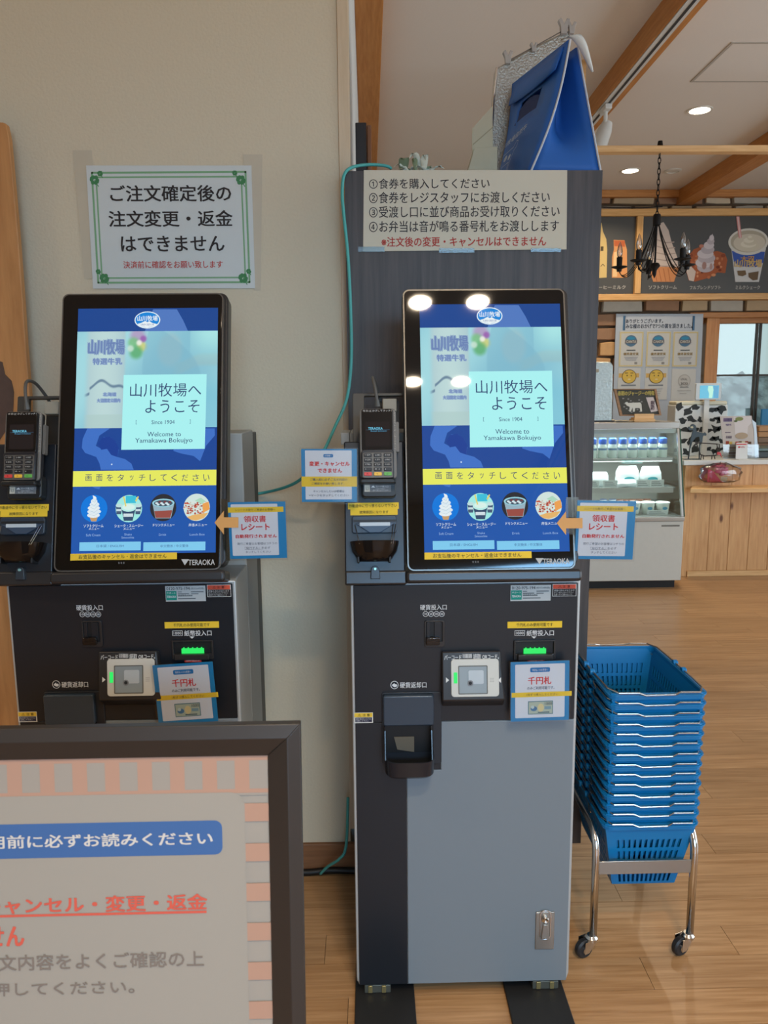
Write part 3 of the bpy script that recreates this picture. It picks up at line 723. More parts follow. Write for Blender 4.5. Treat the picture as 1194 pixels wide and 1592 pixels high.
MB().prism(KF, rrect(X(256), Y_(1240), X(605), Y_(945), .003), 0, .0008).build('key_bed', M('key_bed', (96, 92, 86), .4, .3), term, bevel=.0004)
m_key = M('key_black', (24, 25, 28), .35, vary=0)
labs = ['1 QZ', '2 ABC', '3 DEF', '4 GHI', '5 JKL', '6 MNO', '7 PRS', '8 TUV', '9 WXY', '*', '0 +', '#']
for i in range(15):
    r_, c_ = divmod(i, 3); x = (314, 430, 546)[c_]; y = (975, 1030, 1085, 1141, 1196)[r_]; 
    mt = m_key if r_ < 4 else M(('key_red', 'key_yellow', 'key_green')[c_], ((206, 66, 62), (226, 178, 62), (96, 168, 76))[c_], .35, vary=0)
    k_ = MB().prism(KF, rrect(X(x-46), Y_(y+21), X(x+48), Y_(y-21), .0018), .0006, .0030, .94).build('key', mt, term, bevel=.0006)
P = Print(KF, cd, 'paper', step=.0001)
for i, t in enumerate(labs):
    r_, c_ = divmod(i, 3); x = (314, 430, 546)[c_]; y = (975, 1030, 1085, 1141)[r_]
    P.text(t, x-28, y-9, x+(34 if len(t) > 1 else -14), y+9, (176, 176, 172), 34)
for x, t, c in ((314, '×', (120, 20, 20)), (430, '<', (120, 90, 20)), (546, '○', (30, 90, 30))): P.text(t, x-10, 1188, x+10, 1204, c, 34)
P.build('key_legends', term)
P = Print(DF, cd, 'paper', step=.0002)
P.text('▣ ▤ ((( かざしてタッチ！', 262, 434, 596, 460, (190, 190, 186), 5, .005)
P.build('terminal_print', term)
P = Print(DF, cd, 'screen', step=.0002)
P.rect(288, 575, 578, 865, (30, 24, 24), 4); P.text('TERAOKA', 322, 641, 492, 668, (110, 196, 226), 6, .02); P.line([(295, 672), (575, 668)], .0004, (60, 110, 140), 6); P.text('Retail Solution', 352, 678, 540, 690, (90, 170, 210), 6)
P.build('terminal_screen', term)
# side strip with lettering, mount arm
MB().prism(DF, rrect(X(655), Y_(920), X(688), Y_(560), .003), -.026, -.012).build('side_pod', m_tg, term, bevel=.002)
P = Print(Fr(DF.p(X(642), Y_(900), -.0035), DF.v, -DF.u), None, 'paper'); P.text('カードリーダー  カードは矢印方向へ', 0, -.0015, .085, .0022, (186, 182, 172), 1); P.build('side_lettering', term)
MB().prism(DF, [(X(236), Y_(1245)), (X(622), Y_(1245)), (X(645), Y_(1300)), (X(606), Y_(1306)), (X(250), Y_(1306)), (X(215), Y_(1298))], -.028, .008).build('cradle_lip', M('cradle_black', (26, 30, 32), .3), term, bevel=.003)
MB().prism(HF, rrect(cz3(232,0)[0], cz3(0,1485)[1], cz3(625,0)[0], cz3(0,1200)[1], .008), -.006, .022).build('cradle', M('cradle_black', (26, 30, 32), .3), kio, bevel=.003)
P = Print(HF.off(.022), K(HF.off(.022), Z3), 'paper'); P.rect(275, 1320, 592, 1400, (112, 114, 116), 1); P.rect(278, 1322, 342, 1398, (196, 192, 176), 2); P.line([(296,1345),(300,1380),(322,1380),(320,1345)], .0006, (90,90,80), 3)
P.poly([(356,1350),(380,1326),(404,1350)], (226, 226, 222), 2); P.text('カード挿入口', 412, 1328, 560, 1350, (220, 220, 216), 2); P.text('CARD INSERT', 412, 1360, 520, 1370, (206, 206, 200), 2); P.text('奥まで差し込んでください', 376, 1376, 562, 1392, (206, 206, 200), 2)
P.build('cradle_label', kio)
cbp = [HF.p(cz3(428, 0)[0], cz3(0, 405)[1], .028), HF.p(cz3(412, 0)[0], cz3(0, 300)[1], .030)]
a0 = HF.p(cz3(425,0)[0], cz3(0,420)[1], .02)
pts = [a0, HF.p(cz3(412,0)[0], cz3(0,300)[1], .024), HF.p(cz3(392,0)[0], cz3(0,170)[1], .020), HF.p(cz3(376,0)[0], cz3(0,80)[1], .008), HF.p(cz3(378,0)[0], cz3(0,40)[1], -.012), HF.p(cz3(400,0)[0], cz3(0,52)[1], -.034), HF.p(cz3(430,0)[0], cz3(0,120)[1], -.058), HF.p(cz3(462,0)[0], cz3(0,205)[1], -.075), HF.p(cz3(480,0)[0], cz3(0,330)[1], -.085)]
def smooth(pts, k=5):
    P = [Vector(p) for p in pts]; out = []
    for i in range(len(P)-1):
        a, b, c, d = P[max(i-1,0)], P[i], P[i+1], P[min(i+2,len(P)-1)]
        for j in range(k):
            t = j/k; out.append(.5*((2*b)+(c-a)*t+(2*a-5*b+4*c-d)*t*t+(3*b-a-3*c+d)*t**3))
    return out+[P[-1]]
MB().tube(smooth(pts), .0036, 8).build('cable', M('cable_grey', (84, 82, 78), .5), kio, smooth=True)
MB().tube([HF.p(cz3(425,0)[0], cz3(0,425)[1], .02), HF.p(cz3(420,0)[0], cz3(0,350)[1], .0235)], [.006, .0042], 10).build('cable_boot', M('cable_grey', (84, 82, 78), .5), kio)
tape(col, HF.off(-.0055), K(HF.off(-.0055), Z4B), 100, 202, 827, 286, [('作動途中に引っ張らないで下さい', 115, 222, 800, 262)])
tape(col, HF.off(-.0053), K(HF.off(-.0053), Z4B), 135, 292, 812, 372, [('故障原因になります', 265, 312, 680, 352)])
# receipt outlet with its smoked pocket
QF = HF.off(-.006); cq = K(QF, Z4B)
qx = lambda x: cq(x, 700)[0]; qy = lambda y: cq(460, y)[1]
MB().prism(QF, rrect(qx(160), qy(640), qx(800), qy(385), .006), 0, .008).build('outlet_block', M('outlet_blue_black', (44, 54, 66), .3), kio, bevel=.002)
MB().prism(QF, rrect(qx(180), qy(478), qx(795), qy(446), .001), .007, .0092).build('outlet_slot', m_dk, kio)
MB().prism(QF, [(qx(205), qy(500)), (qx(270), qy(490)), (qx(710), qy(490)), (qx(780), qy(500)), (qx(560), qy(636)), (qx(410), qy(636))], .008, .014).build('outlet_flap', M('flap_blue', (58, 72, 90), .25), kio, bevel=.0015)
MB().prism(QF, rrect(qx(272), qy(541), qx(702), qy(488), .001), .0142, .0165).build('cutter_edge', M('cutter_pale', (176, 186, 192), .35), kio, bevel=.0005)
m_smk = M('smoked_plastic', (26, 21, 19), .12, trans=.12, vary=0)
m_smk.node_tree.nodes['Principled BSDF'].inputs['Alpha'].default_value = .86
rings = []
def rr_at(v, half, dep, n=7):
    # open trough outline seen from above: back edge on the column, round front
    out = []
    for i in range(n*2+1):
        t = math.pi*i/(n*2); out.append((half*math.cos(t), dep*(math.sin(t)**.6)))
    return out
cxu = (qx(130)+qx(830))/2; hw_ = (qx(830)-qx(130))/2
prof = [(1042, .62, .030), (1000, .72, .040), (900, .92, .052), (760, 1.0, .058), (660, .97, .055)]
rings = [[QF.p(cxu+a, qy(y), b) for a, b in rr_at(0, hw_*k, d)] for y, k, d in prof]
inner = [[QF.p(cxu+a, qy(y), b) for a, b in rr_at(0, hw_*k-.003, max(.002, d-.003))] for y, k, d in prof[::-1]]
# front wall dips in the middle, so the trough reads as an open cup
for r_i, rg in enumerate(rings):
    pass
mb = MB(); rgs = rings[:4]+[[p+(HF.v*(-.010)*max(0, math.sin(math.pi*i/14)))*0 for i, p in enumerate(rings[3])]]
k = len(rings[0]); vs = []; fs = []
cut = lambda i: -.0 if i in (0, k-1) else 0
allr = rings[:4]+inner[1:]
for rg in allr: vs += rg
for a in range(len(allr)-1):
    for i in range(k-1): fs.append([a*k+i, a*k+i+1, (a+1)*k+i+1, (a+1)*k+i])
fs.append(list(range(k))); fs.append([(len(allr)-1)*k+i for i in range(k)])
mb.add(vs, fs).build('receipt_pocket', m_smk, kio, smooth='auto')
for x0_, x1_ in ((205, 268), (745, 708), (780, 735)):
    MB().tube([QF.p(qx(x0_), qy(520), .016), QF.p(qx(x1_), qy(805), .05)], .0009, 6).build('guide_wire', m_chr, kio)
for x0_ in (250, 690):
    MB().prism(QF, rrect(qx(x0_-14), qy(1060), qx(x0_+14), qy(975), .001), .0, .03).build('pocket_foot', m_dk, kio, bevel=.001)
lt = MB().prism(QF, [(qx(415), qy(1290)), (qx(555), qy(1290)), (qx(540), qy(1150)), (qx(520), qy(1112)), (qx(480), qy(1100)), (qx(440), qy(1115)), (qx(425), qy(1150))], -.0, .012).build('lock_latch', M('latch_black', (40, 48, 56), .35), kio, bevel=.0015)
MB().lathe([(.0, .0), (.0032, 0), (.0032, .004), (.0024, .005), (0, .005)], QF.p(qx(482), qy(1148), .011), 14, QF.n).build('lock_barrel', M('pin_cyan', (150, 196, 196), .3, .5), lt)

# ---- lower panel fittings
P = Print(PF, c6, 'paper', step=.0003)
P.text('硬貨投入口', 377, 184, 503, 208, m_txt, 1, .012)
for i, t in enumerate(('10', '50', '100', '500')):
    x = 403+i*25.7; 
    for k_ in range(1):
        P.disc(x, 228, 13, 13, m_txt, 1+i*.3, 20); P.disc(x, 228, 11, 11, (36, 40, 46), 1.1+i*.3, 20); P.text(t, x-7, 223, x+7, 233, m_txt, 1.2+i*.3, .01)
P.frame(827, 307, 875, 331, .0008, m_txt, 1); P.text('1000', 833, 313, 869, 325, m_txt, 1, .01); P.text('紙幣投入口', 884, 306, 1013, 331, m_txt, 1, .012)
P.poly([(907,335),(931,335),(919,345)], m_txt, 1)
P.disc(255, 566, 19, 19, m_txt, 1, 24); P.disc(255, 566, 16.5, 16.5, (36, 40, 46), 1.2, 24)
P.poly([(243,566),(255,556),(255,562),(264,562),(268,568),(264,575),(254,576),(246,571)], m_txt, 1.4)
P.text('硬貨返却口', 281, 553, 407, 579, m_txt, 1, .012)
P.build('panel_lettering', kio)
def sticker(name, draw, fr=PF, conv=c6):
    P = Print(fr, conv, 'paper', step=.0003); draw(P); return P.build(name, kio)
def s1(P):
    P.rect(808, 92, 998, 164, (186, 190, 188), 1); P.rect(810, 116, 860, 160, (34, 140, 122), 2)
    P.text('0120-975-194', 814, 97, 925, 110, (50, 56, 60), 2, .01); P.text('(受付24時間)', 928, 99, 994, 109, (60, 66, 70), 2); P.text('サポート', 814, 121, 856, 130, (220, 230, 226), 3); P.text('TERAOKA', 814, 138, 856, 148, (226, 230, 230), 3, .01)
    for k_, (a, b, y) in enumerate(((866, 886, 118), (930, 990, 117), (866, 920, 127), (866, 935, 137), (930, 965, 127), (866, 950, 150))): P.rect(a, y, b, y+4, (110, 116, 118), 2)
    P.text('製造番号 C3K26', 868, 132, 936, 141, (70, 76, 80), 3)
sticker('support_sticker', s1)
def s2(P):
    P.rect(1008, 86, 1120, 143, (206, 206, 200), 1); P.rect(1010, 88, 1118, 107, (206, 84, 60), 2); P.text('⚠ 注  意', 1035, 91, 1090, 104, (70, 24, 20), 3, .01); P.rect(1010, 109, 1118, 141, (40, 36, 38), 2)
    for i, t in enumerate(('感電の恐れがあります', 'カバーを外さないで下さい', '危険ですので触れないこと')): P.text(t, 1014, 112+i*9.6, 1112-i*6, 119+i*9.6, (196, 196, 190), 3)
sticker('warning_sticker', s2)
def s3(P):
    P.rect(62, 698, 153, 746, (206, 204, 196), 1); P.rect(64, 700, 151, 718, (216, 180, 60), 2); P.text('⚠ 注 意', 80, 703, 138, 716, (60, 50, 20), 3, .01); P.rect(68, 721, 148, 742, (44, 42, 60), 2)
    for i in range(2): P.text(('指を挟まないように', '注意して下さい'), 0, 0, 1, 1, (0,0,0), 1) if 0 else P.text(('指を挟まないように', '注意して下さい')[i], 72, 723+i*9.5, 144-i*12, 730.5+i*9.5, (196, 196, 200), 3)
sticker('warning_sticker', s3)
tape(kio, PF, c6, 793, 265, 1052, 292, [('千円札のみ使用可能です', 835, 271, 1008, 286)])
# coin slot
x0, y1 = c6(397, 258); x1, y0 = c6(494, 383)
MB().ring(PF, rrect(x0, y0, x1, y1, .005), rrect(x0+.0035, y0+.012, x1-.0055, y1-.003, .003), .0, .004).build('coin_slot_frame', m_hsg, kio, bevel=.001)
MB().prism(PF, rrect(x0+.003, y0+.012, x1-.005, y1-.003, .003), .0002, .0008).build('coin_slot_back', m_dk, kio)
sx0, sy1 = c6(424, 275); sx1, sy0 = c6(444, 345)
MB().prism(PF, rrect(c6(408,0)[0], c6(0,360)[1], sx0, c6(0,272)[1], .001), .0008, .0035).build('coin_guide', m_blk, kio, bevel=.0006)
MB().prism(PF, rrect(sx1, c6(0,360)[1], c6(476,0)[0], c6(0,272)[1], .001), .0008, .0035).build('coin_guide', m_blk, kio, bevel=.0006)
MB().prism(PF, rrect(c6(402,0)[0], c6(0,378)[1], c6(470,0)[0], c6(0,340)[1], .004), .001, .011).build('coin_chute', m_smk, kio, bevel=.002)
# bill slot with green glow
x0, y1 = c6(822, 352); x1, y0 = c6(1017, 440)
bs = MB().ring(PF, rrect(x0, y0, x1, y1, .002), rrect(x0+.004, y0+.013, x1-.004, y1-.003, .001), 0, .006).build('bill_slot_frame', m_hsg, kio, bevel=.001)
MB().prism(PF, rrect(x0+.004, y0+.013, x1-.004, y1-.003, .001), .0002, .0008).build('bill_slot_back', m_dk, kio)
m_green = M('green_led', (40, 226, 96), emit=1.1, vary=0)
gx0, gy1 = c6(868, 390); gx1, gy0 = c6(973, 416)
mb = MB().prism(PF, rrect(gx0, gy0, gx1, gy1, .001), .002, .007); mb.build('bill_lamp', m_green, kio, bevel=.0006)
for i in range(5):
    xx = gx0+(i+.5)*(gx1-gx0)/5; MB().prism(PF, rrect(xx-.0012, gy1-.001, xx+.0012, gy1+.0022, .0003), .003, .0068).build('lamp_tooth', m_green, kio)
MB().prism(PF, rrect(x0+.008, y0+.002, x1-.008, y0+.0145, .001), .006, .016).build('bill_lip', m_hsg, kio, bevel=.0015)
x0, y1 = c6(888, 441); x1, y0 = c6(968, 458)
Print(PF.off(.012), K(PF.off(.012), Z6), 'paper').rect(888, 441, 968, 458, (190, 60, 56), 1).text('1000円札のみ', 896, 444, 960, 455, (236, 220, 214), 2).build('red_tag', kio)
# code reader: wedge housing, pale plate, window
SF = Fr(PF.p(*c6(628, 660), .034), (1,0,0), Vector((0, math.sin(R(9)), math.cos(R(9))))); cs_ = K(SF, Z6)
a = cs_(483, 650); b = cs_(772, 404)
rd = MB().loft([[PF.p(*c6(x, y), 0) for x, y in ((482,668),(774,664),(760,402),(480,404))], [SF.p(a[0], cs_(0,652)[1], 0), SF.p(cs_(774,0)[0], cs_(0,650)[1], 0), SF.p(cs_(752,0)[0], b[1], 0), SF.p(a[0], b[1], 0)]]).build('code_reader', m_hsg, kio, bevel=.003)
MB().prism(SF, rrect(cs_(518,0)[0], cs_(0,632)[1], cs_(745,0)[0], cs_(0,452)[1], .007, 5), .0, .0025).build('reader_plate', M('reader_pale', (190, 188, 178), .4), rd, bevel=.0008)
S3 = SF.off(.0025)
wx_0, wy_1 = cs_(562, 478); wx_1, wy_0 = cs_(694, 603)
MB().ring(S3, rrect(wx_0-.002, wy_0-.002, wx_1+.002, wy_1+.002, .002), rrect(wx_0, wy_0, wx_1, wy_1, .001), 0, .001).build('window_rim', M('rim_olive', (90, 88, 80), .5), rd)
MB().prism(S3, rrect(wx_0, wy_0, wx_1, wy_1, .001), .0002, .0006).build('reader_window', M('reader_glass', (132, 142, 146), .08, vary=.15, nscale=8), rd)
MB().prism(S3, rrect(cs_(600,0)[0], cs_(0,570)[1], cs_(672,0)[0], cs_(0,505)[1], .003), .0006, .0012).build('reader_well', M('reader_well', (168, 176, 180), .12), rd)
Print(S3, cs_, 'paper').disc(615, 556, 8, 8, (40, 42, 44), 4).disc(615, 556, 14, 14, (110, 112, 114), 3.6).build('reader_lens', rd)
MB().prism(S3, rrect(cs_(530,0)[0], cs_(0,566)[1], cs_(547,0)[0], cs_(0,514)[1], .001), .0, .0008).build('reader_lamp', m_green, rd)
P = Print(SF, cs_, 'paper', step=.0003)
P.poly([(500,530),(515,543),(500,556)], (206, 206, 200), 1); P.poly([(762,530),(747,543),(762,556)], (206, 206, 200), 1)
P.text('バーコード', 492, 424, 574, 446, (200, 200, 196), 1, .015)
rr = random.Random(2); x = 580
while x < 624: 
    w = rr.choice([1.5, 2.5, 3.5]); P.rect(x, 418, x+w, 438, (206, 206, 202), 1); x += w+1.8
P.text('読取', 630, 418, 666, 445, (200, 200, 196), 1, .015); P.text('QRコード。', 673, 422, 752, 444, (206, 206, 202), 1, .015)
for i in range(9): P.disc(711+(i % 3)*7, 533+(i//3)*8, 1.7, 1.7, (90, 88, 82), 9, 6)
P.build('reader_print', rd)
# coin return: recess plate, tall hood, cup
x0, y1 = c6(193, 601); x1, y0 = c6(478, 938)
MB().prism(PF, rrect(x0, y0, x1, y1, .006), 0, .003).build('return_plate', M('return_plate', (30, 34, 40), .4), kio, bevel=.0012)
x0, y1 = c6(200, 607); x1, y0 = c6(440, 745)
MB().prism(PF, rrect(x0, y0, x1, y1, .005), .003, .016).build('return_hood', M('hood_blue', (46, 58, 70), .28), kio, bevel=.003)
x0, y1 = c6(205, 750); x1, y0 = c6(440, 880)
MB().prism(PF, rrect(x0, y0, x1, y1, .003), .003, .0045).build('return_hollow', m_dk, kio)
CF = PF.off(.012); xa, xb = c6(198, 0)[0], c6(441, 0)[0]; ya, yc, yd = c6(0, 968)[1], c6(0, 880)[1], c6(0, 745)[1]
def cup_ring(z, half, dep, w=0):
    out = []
    for i in range(17):
        t = math.pi*i/16; cs, sn = math.cos(t), math.sin(t)
        out.append((math.copysign(abs(cs)**.45, cs)*(half-w), (sn**.45)*(dep-w) if sn > 0 else 0))
    return [PF.p((xa+xb)/2+a, z, .003+b) for a, b in out]
hw_ = (xb-xa)/2
allr = [cup_ring(ya, hw_*.90, .045), cup_ring(ya+.008, hw_*.98, .055), cup_ring(yc, hw_, .062), cup_ring(yc, hw_, .062, .003), cup_ring(ya+.012, hw_*.96, .050, .003)]
k = 17; vs = []; fs = []
for rg in allr: vs += rg
for a in range(len(allr)-1):
    for i in range(k-1): fs.append([a*k+i, a*k+i+1, (a+1)*k+i+1, (a+1)*k+i])
fs.append(list(range(k))); fs.append([(len(allr)-1)*k+i for i in range(k)])
MB().add(vs, fs).build('return_cup', M('cup_black', (30, 32, 38), .22), kio, smooth='auto')
for sx in (xa+.004, xb-.004):
    s_ = MB().prism(Fr((sx-.0012, 0, 0), (0,-1,0), (0,0,1)), [(.003, yc), (.05, yc), (.03, yd-.008), (.003, yd)], 0, .0024).build('cup_side', M('cup_black', (30, 32, 38), .22), kio)
MB().prism(PF, [(c6(246,0)[0], c6(0,812)[1]), (c6(345,0)[0], c6(0,812)[1]), (c6(345,0)[0], c6(0,885)[1]), (c6(262,0)[0], c6(0,872)[1])], .005, .0065).build('return_flap', M('flap_tan', (92, 84, 70), .6), kio)
# door lock handle
lf = PF; x0, y1 = c1(994, 452); x1, y0 = c1(1057, 583)
lk = MB().prism(lf, rrect(x0, y0, x1, y1, .002), 0, .004).build('lock_plate', m_steel, kio, bevel=.001)
MB().ring(lf, rrect(c1(1005,515)[0], c1(0,572)[1], c1(1047,515)[0], c1(0,466)[1], .011, 6), rrect(c1(1010,515)[0], c1(0,568)[1], c1(1042,515)[0], c1(0,470)[1], .009, 6), .004, .006).build('lock_rim', m_chr, lk, bevel=.0006)
MB().lathe([(0,0), (.0085,0), (.0085,.006), (.006,.008), (.0035,.0075), (0,.005)], lf.p(c1(1025,515)[0], c1(0,497)[1], .004), 18, lf.n).build('lock_cylinder', m_chr, lk, smooth='auto')
MB().prism(lf, [(c1(1012,515)[0], c1(0,566)[1]), (c1(1040,515)[0], c1(0,566)[1]), (c1(1034,515)[0], c1(0,515)[1]), (c1(1018,515)[0], c1(0,515)[1])], .004, .008).build('lever', m_steel, lk, bevel=.001)
# feet and floor plates
fm = M('foot_olive', (92, 94, 86), .45, .5); bp = M('base_plate_black', (30, 30, 30), .55)
for sx in (-1, 1):
    xa, xb = ((u0-.004, u0+.136) if sx < 0 else (u1-.150, u1-.010))
    MB().box(xa, xb, -.28, .42, .003, .011).build('floor_plate', bp, kio, bevel=.002)
    bx = u0+.018 if sx < 0 else u1-.085
    br = MB().box(bx, bx+.062, .004, .05, .0112, vbot-.0005)
    b_ = br.build('foot_bracket', fm, kio, bevel=.002)
    for q in (.014, .046):
        MB().prism(FRONT((bx+q, .004, (vbot+.011)/2)), rrect(-.005, -.008, .005, .010, .0015), 0, .003).build('bolt', M('brass_bolt', (176, 160, 110), .35, .8), b_, bevel=.0005)
# ---- second kiosk
kio2 = dup(kio, KL, 'grey and black touch-screen ordering kiosk on the left, below the clover-bordered notice')

# ------------------------------------------------------------------ instruction cards in sleeves
m_sleeve = glass('clear_sleeve', (.97, .97, .97), .06, .015)
BLU = (24, 122, 172); RED = (204, 44, 40); CW = (204, 206, 210); GT = (74, 78, 92)
def card(name, label, tl, trr, bl, Y, draw, box, group=None, rz=0, back=.0015):
    """a card standing at depth Y with its corners where the photo's corners project"""
    a, b, c = at(*tl, Y), at(*trr, Y), at(*bl, Y)
    root = thing(name, label, 'sign', c, group)
    fr = Fr((0,0,0), b-a, a-c); w = (b-a).length; h = (a-c).dot(fr.v)
    MB().prism(fr, rrect(0, 0, w, h, .001), -back, 0).build('card', M('card_blue', BLU, .4, vary=.03), root)
    x0, y0, x1, y1 = box; conv = lambda x, y: ((x-x0)/(x1-x0)*w, (y1-y)/(y1-y0)*h)
    P = Print(fr, conv, 'paper', step=.0003); draw(P); P.build('printed_face', root)
    MB().prism(fr, rrect(-.004, -.004, w+.003, h+.003, .001), .0022, .0024).build('clear_sleeve', m_sleeve, root)
    return root, fr, w, h, conv
def cancel(P):
    P.rect(182, 232, 1052, 1150, CW, 1, .001); P.rect(526, 300, 706, 362, (46, 116, 170), 2, .002); P.text('お客様へ', 548, 314, 684, 348, CW, 3, .01)
    P.text('変更・キャンセル', 262, 436, 1016, 522, RED, 2, .045); P.text('できません', 416, 566, 870, 646, RED, 2, .045)
    P.rect(110, 718, 1150, 910, YEL, 2); P.text('ご購入前に必ずご注文内容の', 272, 750, 972, 800, GT, 3, .01); P.text('ご確認をお願い致します。', 300, 828, 910, 872, GT, 3, .01)
    P.text('キャンセルしたいお客様は', 330, 972, 912, 1020, GT, 2, .01); P.text('×マークをタッチしてください', 250, 1052, 990, 1096, GT, 2, .01)
card('cancel_card', 'blue-edged card in red Japanese text saying no changes, taped beside the right card terminal', (469.3, 698), (556, 698), (469.3, 780.5), 1.6, cancel, (110, 205, 1150, 1200))
def receipt(P):
    P.rect(150, 108, 905, 925, CW, 1, .002); P.rect(105, 155, 1000, 238, YEL, 2); P.text('レシートの発行 ご希望のお客様へ', 225, 178, 870, 216, (96, 84, 40), 3, .005)
    P.text('領収書', 355, 290, 712, 394, RED, 2, .02); P.text('レシート', 312, 420, 765, 520, RED, 2, .035); P.text('自動発行されません', 212, 588, 878, 645, RED, 2, .04)
    P.text('発行ご希望のお客様はコチラの', 230, 714, 880, 755, GT, 2); P.text('「発行する」を必ず', 352, 785, 765, 825, GT, 2); P.line([(352, 828), (640, 828)], .0005, GT, 2); P.text('タッチしてください', 360, 850, 772, 888, GT, 2)
def receipt_card(label, tl, trr, bl, Y, ar):
    root, fr, w, h, conv = card('receipt_card', label, tl, trr, bl, Y, receipt, (105, 75, 1035, 975), 'receipt cards taped to the screens')
    cv2 = px_conv(fr, root.location, 0, 0, 1)
    x0, y0, x1 = ar; hh = 18.5
    pts = [(x0, y0), (x0+14.5, y0-hh), (x0+14.5, y0-8), (x1, y0-8), (x1, y0+8), (x0+14.5, y0+8), (x0+14.5, y0+hh)]
    MB().prism(fr, [cv2(*p) for p in pts], .0026, .0034).build('arrow', M('arrow_orange', (204, 150, 84), .5), root)
    a = cv2(tl[0]-10, tl[1]-5); b = cv2(tl[0]+4, bl[1]+3)
    MB().prism(fr, rrect(a[0], b[1], b[0], a[1]), -.0026, -.0018).build('tape_strip', glass('tape_film', (.72, .72, .66), .2, .08), root)
    return root
receipt_card('blue-edged red-text card with orange arrow, beside the right screen', (890.5, 778), (982, 779), (893, 869), 1.60, (865, 813, 905))
receipt_card('blue-edged red-text card with orange arrow, beside the left screen', (353.5, 781), (443, 779.5), (358, 869), 1.635, (334, 812, 371))
def thousand(P):
    P.rect(22, 12, 262, 268, CW, 1, .002); P.rect(94, 28, 190, 50, (34, 110, 166), 2, .003); P.text('現金払いのお客様へ', 104, 34, 180, 45, CW, 3)
    P.text('千円札', 84, 72, 196, 108, RED, 2, .022); P.text('のみご利用可能です。', 80, 118, 212, 133, GT, 2, .008)
    P.rect(4, 145, 296, 168, YEL, 2); P.text('1枚ずつ挿入してください', 76, 151, 230, 163, (90, 80, 50), 3)
    P.rect(84, 188, 206, 252, (96, 128, 136), 2); P.rect(88, 192, 202, 248, (168, 178, 160), 3); P.disc(146, 220, 15, 20, (206, 190, 140), 4); P.disc(112, 224, 16, 12, (78, 116, 150), 4); P.disc(106, 216, 8, 8, (180, 196, 190), 5)
    P.text('1000', 166, 194, 200, 208, (60, 80, 92), 4, .01); P.rect(132, 240, 188, 245, (70, 92, 104), 4); P.rect(164, 214, 196, 228, (120, 150, 160), 4)
def bill_card(label, tl, trr, bl, Y):
    return card('thousand_yen_card', label, tl, trr, bl, Y, thousand, (0, 0, 284, 284), 'thousand-yen cards under the bill slots')
bill_card('tilted blue card showing a banknote, below the bill slot of the right kiosk', (787.5, 1030), (879, 1027), (794, 1122), 1.592)
bill_card('tilted blue card showing a banknote, below the bill slot of the left kiosk', (246.5, 1034), (340, 1028), (247, 1127), 1.628)
# ------------------------------------------------------------------ dark wood cabinet, its notice and what stands on it
YC = 2.06
m_dw = wood('dark_woodgrain', (52, 44, 40), (78, 68, 62), 'Z', .5, 3, ratio=22)
a = at(535.5, 266, YC); b = at(937, 265, YC); cbz = at(893, 1311, YC).z
CT = a.z
cab = thing('wood_cabinet', 'tall dark woodgrain cabinet behind the right kiosk with a blue bag on top', 'cabinet', (a.x, YC, 0))
CWD = b.x-a.x
LX = max(0.0, XC+.004-a.x)
MB().box(LX, LX+.02, .0205, .45, cbz, CT).build('side_panel', m_dw, cab, bevel=.001)
MB().box(CWD-.02, CWD, .0205, .45, cbz, CT).build('side_panel', m_dw, cab, bevel=.001)
MB().box(0, CWD, 0, .02, cbz, CT).build('front_panel', m_dw, cab)
MB().box(LX+.0205, CWD-.0205, .43, .449, cbz, CT-.02).build('back_panel', m_dw, cab)
MB().box(LX+.0205, CWD-.0205, .0205, .449, CT-.0195, CT).build('top_panel', m_dw, cab, bevel=.001)
MB().box(LX+.0205, CWD-.0205, .021, .429, cbz, cbz+.02).build('bottom_panel', m_dw, cab)
MB().box(LX+.03, CWD-.14, .14, .42, 0, cbz-.0005).build('plinth', m_dk, cab)
Z1B = (500, 0, 1.7205)
NF = FRONT((0, 0, 0))
pa, pb, pc_ = at(566, 263.5, YC-.004), at(882, 264, YC-.004), at(566, 390, YC-.004)
nt_ = thing('ordering_notice', 'cream paper notice with four numbered ordering steps, taped on the dark cabinet', 'notice', pc_)
fr = Fr((0,0,0), (1,0,0), (0,0,1)); c = px_conv(fr, pc_, *Z1B)
m_paper = M('cream_paper', (206, 198, 176), .6, vary=.03, nscale=8)
MB().prism(fr, [c(113, 455), c(657, 455), c(655, 667), c(111, 672)], -.001, 0).build('paper', m_paper, nt_)
P = Print(fr, c, 'paper', step=.0002); T1 = (62, 58, 60)
P.text('①食券を購入してください', 127, 478, 449, 504, T1, 2, .008); P.text('②食券をレジスタッフにお渡しください', 127, 514, 610, 542, T1, 2, .008)
P.text('③受渡し口に並び商品お受け取りください', 127, 552, 636, 580, T1, 2, .008); P.text('④お弁当は音が鳴る番号札をお渡しします', 127, 591, 634, 619, T1, 2, .008)
P.text('※注文後の変更・キャンセルはできません', 160, 634, 600, 658, (178, 60, 52), 2, .016)
P.build('lettering', nt_)
m_tape = glass('tape_film', (.8, .8, .76), .2, .05)
for x0, y0, x1, y1 in ((98, 660, 168, 674), (314, 664, 408, 676), (560, 664, 640, 674)):
    MB().prism(fr, [c(x0, y0), c(x1, y0), c(x1, y1), c(x0, y1)], .0008, .0012).build('tape_strip', m_tape, nt_)
